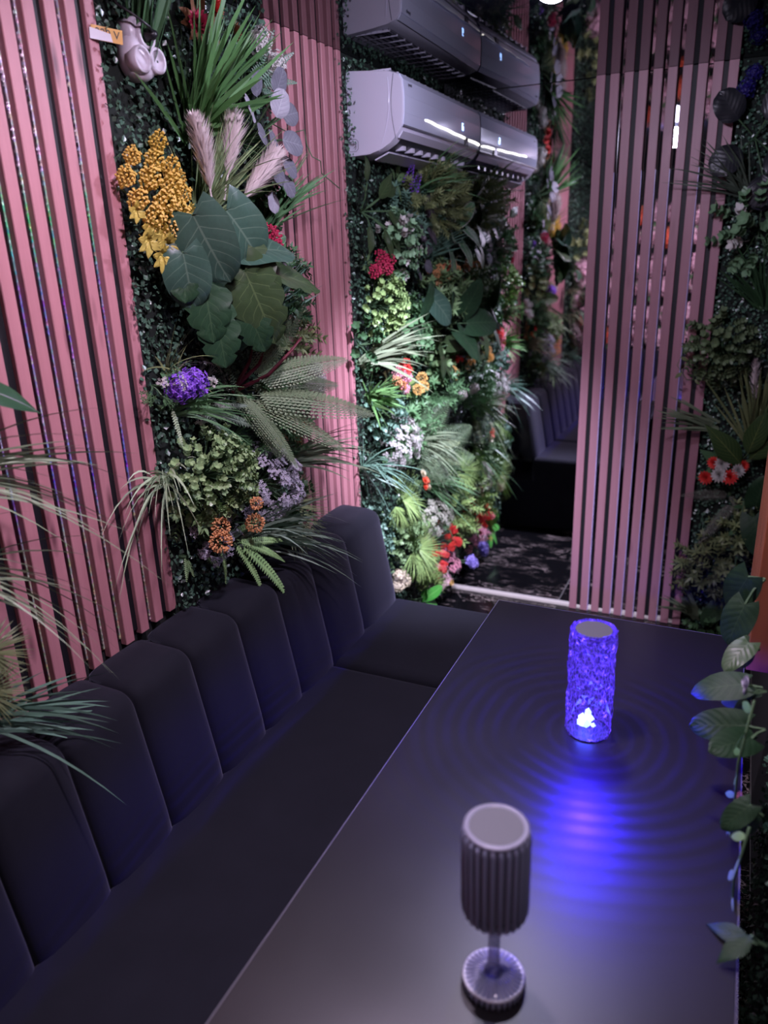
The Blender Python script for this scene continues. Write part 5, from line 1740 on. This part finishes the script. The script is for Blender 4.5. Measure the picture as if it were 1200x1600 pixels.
leaves(('L', 3.133, 1.243, 0.020), 'olive green broad leaves right of the arching grass', [(0.0, 0.03, 0.09, (0.4, -0.2, -0.9), (1, 0.1, 0.2), 0.14), (0.06, 0.03, 0.1, (0.4, 0.8, 0.1), (1, -0.2, 0.6), 0.13), (0.05, -0.04, 0.1, (0.4, 0.3, -0.9), (1, 0, 0.2), 0.13), (-0.03, 0.05, 0.08, (0.4, -0.5, 0.4), (1, 0, 0.4), 0.12)], V_olive, 'heart', 0.8, 'broadleaf_plant')
grass(('L', 2.510, 1.291, 0.030), 'pale green grass arching right above the pink flowers', 42, 0.36, 0.0085, (0.45, 0.80, 0.42), 0.15, 0.28, G_straw)
flowers(('L', 2.745, 1.206, 0.020), 'pink and red mixed flower bunch beside the yellow ball flowers', [(-0.035, 0.02, 0.07, 0.024), (0.0, 0.035, 0.07, 0.024), (0.03, 0.02, 0.08, 0.024), (0.0, 0.0, 0.08, 0.024), (0.035, -0.01, 0.08, 0.022), (-0.045, -0.01, 0.07, 0.024), (0.01, -0.05, 0.08, 0.022), (-0.02, -0.03, 0.08, 0.022), (0.05, 0.045, 0.07, 0.02)], F_pink, 'cluster', leaf=G_olive, nleaf=5, ls=0.06, mats=[F_pink, F_scar, F_scar, F_pink, F_pink, F_orange, F_pink, F_brown, F_scar])
flowers(('L', 2.945, 1.136, 0.020), 'three yellow ball flowers left of the pink flower spike', [(-0.025, -0.012, 0.07, 0.025), (0.022, -0.008, 0.075, 0.026), (0.018, 0.03, 0.07, 0.025)], F_yellow, 'ball', 'ball_flower', leaf=G_lime, nleaf=5, ls=0.06)
flowers(('L', 3.310, 1.187, 0.020), 'pink flower spike under a white bud on the second plant wall', [(0.0, 0.012, 0.07, 0.034), (0.01, -0.03, 0.07, 0.03)], F_pink, 'spike')
obj('bud', plume_mb(0.05, 0.012, 60, 9), F_white, P('white_bud', (('L', 3.283, 1.244, 0.060)), 'single white bud above the pink flower spike', 'flower'), frame((0.3, 0.1, 1), (1, 0, 0)))
flowers(('L', 3.310, 1.134, 0.020), 'three small yellow ball flowers near the mirror edge', [(-0.02, 0.012, 0.09, 0.022), (0.02, -0.002, 0.09, 0.020), (-0.015, -0.022, 0.09, 0.022)], F_yellow, 'ball', 'ball_flower')
flowers(('L', 3.310, 1.195, 0.020), 'red and yellow strap flower below the very large dark leaves', [(0, 0, 0.1, 0.022), (0.03, -0.005, 0.11, 0.018)], F_scar, 'mum', leaf=G_lime, nleaf=6, ls=0.10)
grass(('L', 2.559, 1.155, 0.030), 'bright green spiky tuft at the left edge of the second plant wall', 64, 0.15, 0.010, (0.75, -0.1, 0.15), 0.50, 0.12, plant((0.09, 0.22, 0.05), (0.05, 0.14, 0.03), 0.4), True)
bush(('L', 2.776, 0.934, 0.020), 'upper white star flower bush on the second plant wall', 0.14, 0.09, 0.10, 110, 0.034, F_white, 'floret', 'white_flower_bush', 'flower', mat2=G_mid, f2=0.2)
ferns(('L', 2.880, 0.797, 0.030), 'large dark palm fronds rising towards the mirror', [((0.5, 0.75, 0.42), (0.6, -0.5, 0.9), 0.42), ((0.5, 0.55, 0.75), (0.8, -0.4, 0.4), 0.36), ((0.55, 0.85, 0.12), (0.6, -0.3, 1), 0.42), ((0.5, 0.25, 0.85), (1, -0.2, 0), 0.30), ((0.55, 0.8, -0.2), (0.6, -0.2, 1), 0.34)],
      plant((0.06, 0.12, 0.05), (0.11, 0.17, 0.08), 0.45), 0.55, 30, 0.25, False, 0.26, 'palm', 0.15, 0.2)
grass(('L', 2.495, 0.891, 0.030), 'fine blue green grass low left on the second plant wall', 64, 0.24, 0.0055, (0.6, 0.1, 0.35), 0.55, 0.55, G_blue)
ferns(('L', 3.028, 0.810, 0.030), 'olive fern fronds right of the white star flowers', [((0.5, 0.6, -0.1), (0.8, 0, 0.8), 0.26), ((0.5, 0.4, -0.5), (1, 0, 0.5), 0.24), ((0.5, 0.8, 0.2), (0.8, 0, 0.8), 0.28), ((0.5, 0.7, -0.4), (0.9, 0, 0.8), 0.26)], plant((0.12, 0.17, 0.07), (0.18, 0.22, 0.09), 0.5), 0.36, 24, 0.3, False, 0.6)
grass(('L', 3.084, 0.665, 0.030), 'dark long grass in the middle of the lower second plant wall', 60, 0.28, 0.007, (0.6, 0.35, 0.1), 0.42, 0.5, G_mid)
fan(('L', 2.708, 0.707, 0.020), 'upper lime green needle fans on the second plant wall', [(0, 0.03, 0.06, (0.5, 0.3, 0.6), (0.9, 0, 0.3), 0.115), (0.0, 0.0, 0.08, (0.5, 0.6, -0.3), (0.9, 0, 0.5), 0.125), (-0.03, -0.02, 0.06, (0.5, -0.2, -0.8), (1, 0, 0.3), 0.115), (0.03, -0.01, 0.08, (0.5, 0.2, 0.8), (0.9, 0, 0.2), 0.1)], G_lime, 46, 0.018)
flowers(('L', 2.922, 0.721, 0.020), 'coral and cream roses beside the upper lime needle fans', [(0.0, 0.012, 0.09, 0.022), (0.022, 0.0, 0.09, 0.022), (0.0, -0.018, 0.09, 0.020), (0.0, 0.040, 0.08, 0.022), (0.032, -0.030, 0.09, 0.024)], F_coral, 'mum', mats=[F_coral, F_coral, F_coral, F_cream, F_cream])
bush(('L', 3.103, 0.500, 0.020), 'lower white star flower bush near the mirror', 0.19, 0.085, 0.11, 140, 0.034, plant((0.52, 0.53, 0.42), (0.46, 0.48, 0.34), 0.6), 'floret', 'white_flower_bush', 'flower', mat2=G_mid, f2=0.2)
fan(('L', 2.798, 0.444, 0.020), 'lower large lime green needle fans above the bench end', [(0, 0.05, 0.07, (0.5, 0.2, 0.8), (0.9, 0, 0.2), 0.15), (0.02, 0.01, 0.09, (0.5, 0.7, -0.1), (0.9, 0, 0.5), 0.155), (-0.02, 0.0, 0.08, (0.5, -0.1, -0.7), (1, 0, 0.3), 0.13), (0.0, 0.03, 0.07, (0.5, -0.5, 0.4), (0.9, 0, 0.3), 0.13), (0.03, -0.02, 0.09, (0.5, 0.5, -0.7), (0.9, 0, 0.4), 0.14)], G_lime, 52, 0.016)
bush(('L', 3.216, 0.349, 0.020), 'upper scarlet flower spray low beside the mirror', 0.07, 0.055, 0.13, 20, 0.040, F_scar, 'berry', 'flower_spray', 'flower')
grass(('L', 3.072, 0.346, 0.030), 'pale stalks fanning out to the upper scarlet flower spray', 18, 0.16, 0.006, (0.75, 0.35, 0.45), 0.14, 0.05, G_blue, True)
bush(('L', 3.062, 0.284, 0.020), 'lower scarlet flower spray at the foot of the wall', 0.06, 0.085, 0.11, 20, 0.040, F_scar, 'berry', 'flower_spray', 'flower')
bush(('L', 3.194, 0.210, 0.020), 'dusty pink flower spray at the foot of the wall by the mirror', 0.08, 0.065, 0.13, 30, 0.042, F_pink, 'floret', 'flower_spray', 'flower', mat2=F_blossom, f2=0.3)
bush(('L', 3.090, 0.173, 0.020), 'pink and yellow small flowers on the floor beside the mirror strip', 0.07, 0.03, 0.12, 16, 0.036, F_blossom, 'floret', 'flower_spray', 'flower', mat2=F_yellow, f2=0.4)
bush(('L', 2.951, 0.297, 0.020), 'small lime leaf bush under the lower needle fans', 0.07, 0.06, 0.09, 26, 0.045, G_lime, 'round')
flowers(('L', 2.669, 0.363, 0.020), 'cream white blossom at the bench end', [(0, 0.02, 0.07, 0.032), (0.03, -0.012, 0.08, 0.030), (-0.012, -0.02, 0.07, 0.026)], F_cream, 'pompom')
leaves(('L', 2.905, 0.150, 0.020), 'vivid green leaves at the foot of the wall beside the bench', [(0.0, 0.03, 0.08, (0.5, -0.3, 0.5), (0.9, 0, 0.5), 0.085), (0.03, 0.02, 0.09, (0.5, 0.5, 0.3), (0.9, 0, 0.5), 0.09), (0.0, -0.01, 0.09, (0.5, -0.2, -0.7), (1, 0, 0.6), 0.085), (0.04, -0.01, 0.09, (0.5, 0.6, -0.5), (1, 0, 0.6), 0.085), (-0.03, 0.0, 0.08, (0.5, -0.8, 0.0), (1, 0, 0.6), 0.08)],
       veined('veined_vivid', (0.07, 0.36, 0.05), (0.05, 0.26, 0.04), (0.25, 0.55, 0.15)), 'heart', 0.75, 'leafy_sprig')
bush(('L', 3.310, 0.465, 0.020), 'yellow green frilled foliage tumbling down beside the mirror', 0.05, 0.16, 0.15, 34, 0.065, G_lime, 'star', hang=0.3)
fan(('L', 3.310, 0.652, 0.030), 'lime palm fans beside the mirror at knee height', [(0, 0.02, 0.12, (0.5, 0.5, 0.5), (0.9, -0.4, 0.4), 0.11), (0, 0, 0.13, (0.5, 0.7, -0.4), (0.9, -0.4, 0.4), 0.10), (0, 0, 0.12, (0.5, 0.0, -0.8), (1, -0.2, 0.2), 0.10)], G_lime, 36, 0.02)
flowers(('L', 3.310, 0.503, 0.020), 'two cream buds in the foliage beside the mirror', [(0.02, 0.02, 0.16, 0.020), (0.0, -0.025, 0.16, 0.022)], F_cream, 'mum')
flowers(('L', 3.310, 0.203, 0.020), 'blue violet hydrangea low beside the mirror', [(0.01, 0.008, 0.17, 0.028), (0.02, -0.012, 0.18, 0.026)], plant((0.30, 0.24, 0.70), (0.42, 0.36, 0.80), 0.5), 'pompom', 'hydrangea', leaf=G_pale, nleaf=7, ls=0.08)
bush(('L', 3.310, 1.065, 0.020), 'loose green foliage below the small yellow ball flowers', 0.15, 0.08, 0.11, 46, 0.055, G_mid, 'star')
bush(('L', 2.660, 1.065, 0.020), 'small leaved green foliage under the spiky tuft', 0.13, 0.08, 0.06, 46, 0.04, G_blue, 'round')
flowers(('L', 3.310, 1.029, 0.020), 'pale blossoms below the small yellow ball flowers', [(0.02, 0.0, 0.12, 0.024), (0.05, -0.01, 0.11, 0.022)], plant((0.75, 0.70, 0.66), (0.66, 0.64, 0.5), 0.6), 'pompom')
bush(('L', 2.548, 0.596, 0.020), 'blue green small leaf foliage low left beside the bench end', 0.10, 0.12, 0.05, 56, 0.038, G_blue, 'round')
bush(('L', 2.516, 1.355, 0.020), 'dark small leaf foliage at the left edge of the second plant wall', 0.07, 0.08, 0.05, 16, 0.045, G_dark, 'round')

bush(('L', 2.986, 0.968, 0.020), 'dense mid green foliage behind the palm fronds', 0.22, 0.10, 0.06, 70, 0.055, G_mid, 'star')
bush(('L', 2.936, 1.353, 0.020), 'mixed green foliage behind the olive broad leaves', 0.20, 0.10, 0.06, 60, 0.05, G_mid, 'round')
bush(('L', 2.782, 0.525, 0.020), 'pale green foliage behind the lower needle fans', 0.20, 0.12, 0.06, 70, 0.045, G_light, 'round')
bush(('L', 3.027, 1.770, 0.020), 'dark green foliage behind the mauve leaf rosette', 0.24, 0.12, 0.05, 70, 0.05, G_blue, 'star')
fan(('L', 2.987, 0.227, 0.020), 'small lime needle fans at the foot of the wall', [(0.0, 0.0, 0.09, (0.5, 0.4, 0.3), (0.9, 0, 0.4), 0.10), (-0.03, 0.0, 0.07, (0.5, -0.3, 0.6), (0.9, 0, 0.4), 0.10)], G_lime, 40, 0.02)
grass(('L', 2.994, 0.882, 0.030), 'grey green grass beside the mirror at seat height', 60, 0.26, 0.006, (0.6, 0.2, 0.2), 0.5, 0.5, G_straw)
bush(('L', 3.307, 1.196, 0.020), 'bright green foliage around the pink flower spike', 0.13, 0.08, 0.06, 40, 0.05, G_light, 'round')
def shaded(c, k=0.55):  # shaded copies: the unlit corner is put into the leaf colours
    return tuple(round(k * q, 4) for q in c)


G_dark_shaded = plant(shaded((0.018, 0.060, 0.022)), shaded((0.035, 0.10, 0.03)), 0.4)
G_mid_shaded = plant(shaded((0.045, 0.125, 0.045)), shaded((0.075, 0.19, 0.06)), 0.45)
G_olive_shaded = plant(shaded((0.10, 0.14, 0.045)), shaded((0.17, 0.20, 0.06)), 0.5)
G_straw_shaded = plant(shaded((0.17, 0.22, 0.12), 0.8), shaded((0.10, 0.15, 0.075), 0.8), 0.5)
G_blue_shaded = G_mid_shaded
V_dark_shaded = veined('veined_green_shaded', (0.012, 0.038, 0.016), (0.02, 0.055, 0.02), (0.04, 0.08, 0.035), 7.0, 0.55)  # darker copy of the dark leaf, shade put into its colour
# ---- plants on the far wall right of the slats, most colours darkened as shade
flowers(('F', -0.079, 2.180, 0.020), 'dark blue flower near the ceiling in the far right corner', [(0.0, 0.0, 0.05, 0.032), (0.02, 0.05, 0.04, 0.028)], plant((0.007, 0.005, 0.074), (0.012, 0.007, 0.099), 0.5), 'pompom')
leaves(('F', -0.032, 2.020, 0.020), 'dark round leaves high in the far right corner', [(-0.06, 0.06, 0.06, (0.3, -0.5, 0.7), (1, 0, 0.2), 0.12), (0.03, 0.05, 0.07, (0.3, 0.5, 0.7), (1, 0, 0.2), 0.13), (-0.04, -0.04, 0.07, (0.3, -0.6, -0.4), (1, 0, 0.2), 0.12), (0.05, -0.05, 0.08, (0.3, 0.6, -0.5), (1, 0, 0.2), 0.13), (0.04, -0.13, 0.07, (0.3, 0.1, -1), (1, 0, 0.2), 0.12)], V_round_shaded, 'round', 0.9, 'eucalyptus_branch')
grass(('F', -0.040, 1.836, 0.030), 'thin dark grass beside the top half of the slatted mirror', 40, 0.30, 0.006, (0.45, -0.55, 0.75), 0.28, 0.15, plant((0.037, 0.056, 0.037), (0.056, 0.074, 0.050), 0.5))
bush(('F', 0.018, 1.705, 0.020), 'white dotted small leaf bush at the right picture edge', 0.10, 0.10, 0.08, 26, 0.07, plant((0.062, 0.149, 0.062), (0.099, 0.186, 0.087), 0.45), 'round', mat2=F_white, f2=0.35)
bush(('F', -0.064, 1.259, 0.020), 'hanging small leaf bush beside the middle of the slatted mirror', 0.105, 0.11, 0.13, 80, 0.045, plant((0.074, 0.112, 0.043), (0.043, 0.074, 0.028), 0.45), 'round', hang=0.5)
vine(('F', -0.140, 1.261, 0.050), 'curling thin stem over the last slat of the mirror', [(0, 0.02, 0.02), (0.06, -0.06, 0.0), (0.08, -0.08, -0.06), (0.06, -0.04, -0.12), (0.04, 0.02, -0.12)], G_olive_shaded, 4, 0.03)
grass(('F', -0.059, 0.940, 0.030), 'stiff pale grass fan pointing left over the slatted mirror', 34, 0.24, 0.009, (0.5, -0.85, 0.30), 0.14, 0.05, G_straw_shaded, True)
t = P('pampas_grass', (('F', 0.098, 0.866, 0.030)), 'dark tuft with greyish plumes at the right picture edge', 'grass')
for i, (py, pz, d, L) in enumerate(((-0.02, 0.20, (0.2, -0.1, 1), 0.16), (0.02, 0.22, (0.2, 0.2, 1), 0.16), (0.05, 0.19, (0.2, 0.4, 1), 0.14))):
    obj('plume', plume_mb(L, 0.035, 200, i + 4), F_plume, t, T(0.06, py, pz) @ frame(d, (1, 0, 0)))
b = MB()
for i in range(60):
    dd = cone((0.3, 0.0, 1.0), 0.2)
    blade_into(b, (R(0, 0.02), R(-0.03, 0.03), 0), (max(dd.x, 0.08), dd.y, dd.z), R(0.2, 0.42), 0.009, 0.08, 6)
stuff(obj('blades', b, G_olive_shaded, t))
flowers(('F', -0.013, 0.780, 0.020), 'bouquet of red and white carnations in the far right corner', [(-0.055, -0.045, 0.07, 0.034), (-0.03, 0.02, 0.07, 0.03), (-0.005, -0.025, 0.09, 0.036), (0.0, 0.02, 0.08, 0.034), (0.02, 0.04, 0.07, 0.032), (0.035, -0.03, 0.09, 0.036), (0.06, -0.005, 0.08, 0.032), (0.075, 0.01, 0.06, 0.03)], F_scar, 'mum', 'carnation_bouquet', leaf=G_mid_shaded, nleaf=7, ls=0.09,
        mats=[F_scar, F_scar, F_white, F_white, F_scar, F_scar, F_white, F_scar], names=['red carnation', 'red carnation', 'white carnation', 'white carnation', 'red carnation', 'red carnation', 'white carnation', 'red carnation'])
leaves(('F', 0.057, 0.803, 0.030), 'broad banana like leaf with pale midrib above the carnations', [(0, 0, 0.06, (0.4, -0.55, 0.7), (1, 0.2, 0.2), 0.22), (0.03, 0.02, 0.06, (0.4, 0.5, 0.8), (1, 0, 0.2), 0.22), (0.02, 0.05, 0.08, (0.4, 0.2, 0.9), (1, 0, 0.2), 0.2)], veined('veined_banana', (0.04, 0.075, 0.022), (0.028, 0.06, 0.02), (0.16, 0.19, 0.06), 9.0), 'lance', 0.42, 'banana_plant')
leaves(('F', 0.129, 0.596, 0.040), 'big dark green leaf right of the carnations', [(0.0, 0.0, 0.10, (0.4, 0.3, -0.9), (1, 0, 0.4), 0.17), (0.0, 0.05, 0.1, (0.4, 0.1, 0.8), (1, 0, 0.3), 0.14), (0.03, 0.06, 0.1, (0.3, 0.6, 0.5), (1, 0, 0.3), 0.14)], V_dark_shaded, 'heart', 0.9, 'philodendron')
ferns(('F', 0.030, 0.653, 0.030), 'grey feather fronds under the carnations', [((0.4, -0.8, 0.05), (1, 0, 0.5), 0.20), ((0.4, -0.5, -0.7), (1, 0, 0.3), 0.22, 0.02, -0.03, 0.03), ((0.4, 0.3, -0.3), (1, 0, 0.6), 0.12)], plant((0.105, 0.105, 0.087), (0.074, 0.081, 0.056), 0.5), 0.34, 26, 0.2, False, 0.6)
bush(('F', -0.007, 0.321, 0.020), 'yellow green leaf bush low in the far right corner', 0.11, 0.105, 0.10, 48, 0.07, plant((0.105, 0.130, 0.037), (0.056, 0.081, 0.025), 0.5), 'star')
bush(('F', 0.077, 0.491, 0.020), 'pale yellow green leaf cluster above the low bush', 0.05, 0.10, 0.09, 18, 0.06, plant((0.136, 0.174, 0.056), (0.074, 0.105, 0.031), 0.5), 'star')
grass(('F', -0.050, 0.069, 0.030), 'grass tuft at the foot of the last mirror slat', 26, 0.22, 0.010, (0.5, -0.45, 0.75), 0.18, 0.15, G_straw_shaded, True)
vine(('F', 0.086, 0.595, 0.050), 'long green vine trailing down to the table in the far right corner', [(0.05, 0, 0.05), (0.06, -0.01, -0.1), (0.06, 0.0, -0.25), (0.05, -0.02, -0.4), (0.06, -0.05, -0.55)], G_mid_shaded, 14, 0.055, 'oval', 0.003)
leaves(('F', 0.067, 0.215, 0.030), 'dark leaves low behind the far right table corner', [(0, 0.02, 0.06, (0.4, -0.4, 0.5), (1, 0, 0.3), 0.12), (0.02, -0.03, 0.06, (0.4, 0.3, -0.9), (1, 0, 0.3), 0.13), (-0.02, -0.05, 0.06, (0.4, -0.5, -0.7), (1, 0, 0.3), 0.12)], V_dark_shaded, 'heart', 0.85, 'philodendron')
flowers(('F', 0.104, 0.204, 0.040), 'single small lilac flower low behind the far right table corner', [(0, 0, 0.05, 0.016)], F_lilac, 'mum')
bush(('F', 0.045, 0.017, 0.020), 'loose green sprigs just above the far right table corner', 0.10, 0.06, 0.07, 20, 0.055, G_mid_shaded, 'round')
grass(('F', 0.060, 1.420, 0.020), 'dark thin grass at the right picture edge above the hanging bush', 30, 0.3, 0.008, (0.4, -0.2, 0.9), 0.25, 0.1, G_dark_shaded)

# ---- plants on the right wall beside the table
leaves(('R', 1.520, 1.065, 0.096), 'large dark leaf pair hanging in front of the orange slats', [(0.0, 0.0, 0.03, (0.35, -0.15, -0.9), (0.3, 0.9, 0.5), 0.10), (0.02, -0.05, 0.03, (0.3, 0.3, -0.9), (0.3, 0.9, 0.4), 0.09)], V_dark_shaded, 'heart', 0.9, 'philodendron')
leaves(('R', 1.330, 0.937, 0.087), 'green veined leaf spreading over the table edge', [(0.0, 0.0, 0.03, (0.75, 0.1, -0.15), (0.3, 0.5, 0.9), 0.09), (0.0, -0.03, 0.02, (0.4, -0.6, -0.2), (0.4, 0.5, 0.9), 0.09)], V_dark_shaded, 'heart', 0.85, 'pothos')
leaves(('R', 1.250, 0.904, 0.080), 'dark leaf lit blue by the lamp over the table edge', [(0.0, 0.0, 0.03, (0.8, 0.1, -0.1), (0.4, 0.8, 0.6), 0.09), (0.02, -0.01, 0.02, (0.6, 0.6, 0.1), (0.4, 0.8, 0.6), 0.08)], V_dark_shaded, 'heart', 0.85, 'pothos')
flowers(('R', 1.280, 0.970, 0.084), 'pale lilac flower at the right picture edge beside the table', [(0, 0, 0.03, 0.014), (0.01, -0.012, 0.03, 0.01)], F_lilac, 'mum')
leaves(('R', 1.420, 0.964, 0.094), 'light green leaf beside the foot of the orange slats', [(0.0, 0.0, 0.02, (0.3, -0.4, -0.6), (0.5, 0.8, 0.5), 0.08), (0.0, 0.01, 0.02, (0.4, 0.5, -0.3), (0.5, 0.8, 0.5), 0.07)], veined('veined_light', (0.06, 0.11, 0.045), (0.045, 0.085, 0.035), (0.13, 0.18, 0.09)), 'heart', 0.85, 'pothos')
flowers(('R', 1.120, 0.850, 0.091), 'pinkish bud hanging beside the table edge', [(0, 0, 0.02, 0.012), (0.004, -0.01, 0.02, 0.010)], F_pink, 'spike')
leaves(('R', 1.100, 0.846, 0.078), 'grey green leaf below the pinkish bud', [(0.0, 0.0, 0.02, (0.4, -0.2, -0.8), (0.5, 0.9, 0.3), 0.08), (0.0, 0.015, 0.02, (0.5, 0.3, -0.5), (0.5, 0.9, 0.4), 0.06)], V_dark_shaded, 'heart', 0.8, 'pothos')
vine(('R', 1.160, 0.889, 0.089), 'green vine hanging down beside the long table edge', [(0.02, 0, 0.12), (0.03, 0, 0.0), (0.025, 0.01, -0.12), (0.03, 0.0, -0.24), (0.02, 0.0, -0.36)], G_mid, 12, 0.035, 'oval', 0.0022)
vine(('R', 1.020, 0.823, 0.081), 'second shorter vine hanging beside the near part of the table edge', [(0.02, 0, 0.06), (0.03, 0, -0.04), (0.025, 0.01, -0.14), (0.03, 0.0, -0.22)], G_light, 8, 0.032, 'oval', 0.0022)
leaves(('R', 0.930, 0.765, 0.067), 'pointed green leaf reaching over the table edge near the bottom', [(0.0, 0.0, 0.02, (0.8, -0.2, 0.0), (0.2, 0.4, 0.9), 0.06), (0.01, 0.02, 0.02, (0.5, 0.5, -0.2), (0.2, 0.5, 0.9), 0.06)], V_dark_shaded, 'lance', 0.45, 'pothos')

for q in range(12):
    yy_, zz_ = -0.25 + 0.27 * (q % 4) + R(-0.03, 0.03), 0.93 + 0.25 * (q // 4) + R(-0.03, 0.03) + 0.08 * (q % 2)
    flowers(('L', yy_, zz_, 0.02), 'pink blossom head on the near left wall, seen in the mirror', [(0, 0, 0.09, R(0.085, 0.09))], F_blossom, 'pompom', 'blossom', leaf=G_mid, nleaf=4, ls=0.13, group='pink blossoms of the near left wall')
# ---- blossom wall behind the camera, seen in the mirror
n_b = 0
for i in range(8):
    for j in range(6):
        xx_ = XL + 0.16 + 0.158 * i + (0.07 if j % 2 else 0) + R(-0.02, 0.02)
        zz_ = 0.92 + 0.20 * j + R(-0.03, 0.03)
        if xx_ > 0.05:
            continue
        mm = F_coral if (i * 7 + j * 3) % 11 == 0 else F_blossom
        t = flowers(('B', xx_, zz_, 0.02), 'pink blossom head on the wall behind the camera, seen in the mirror' if mm is F_blossom else 'coral blossom head on the wall behind the camera, seen in the mirror',
                    [(0, 0, 0.05, R(0.075, 0.095))], mm, 'pompom', 'blossom', leaf=G_mid, nleaf=3, ls=0.12, group='pink blossoms of the back wall' if mm is F_blossom else 'coral blossoms of the back wall')
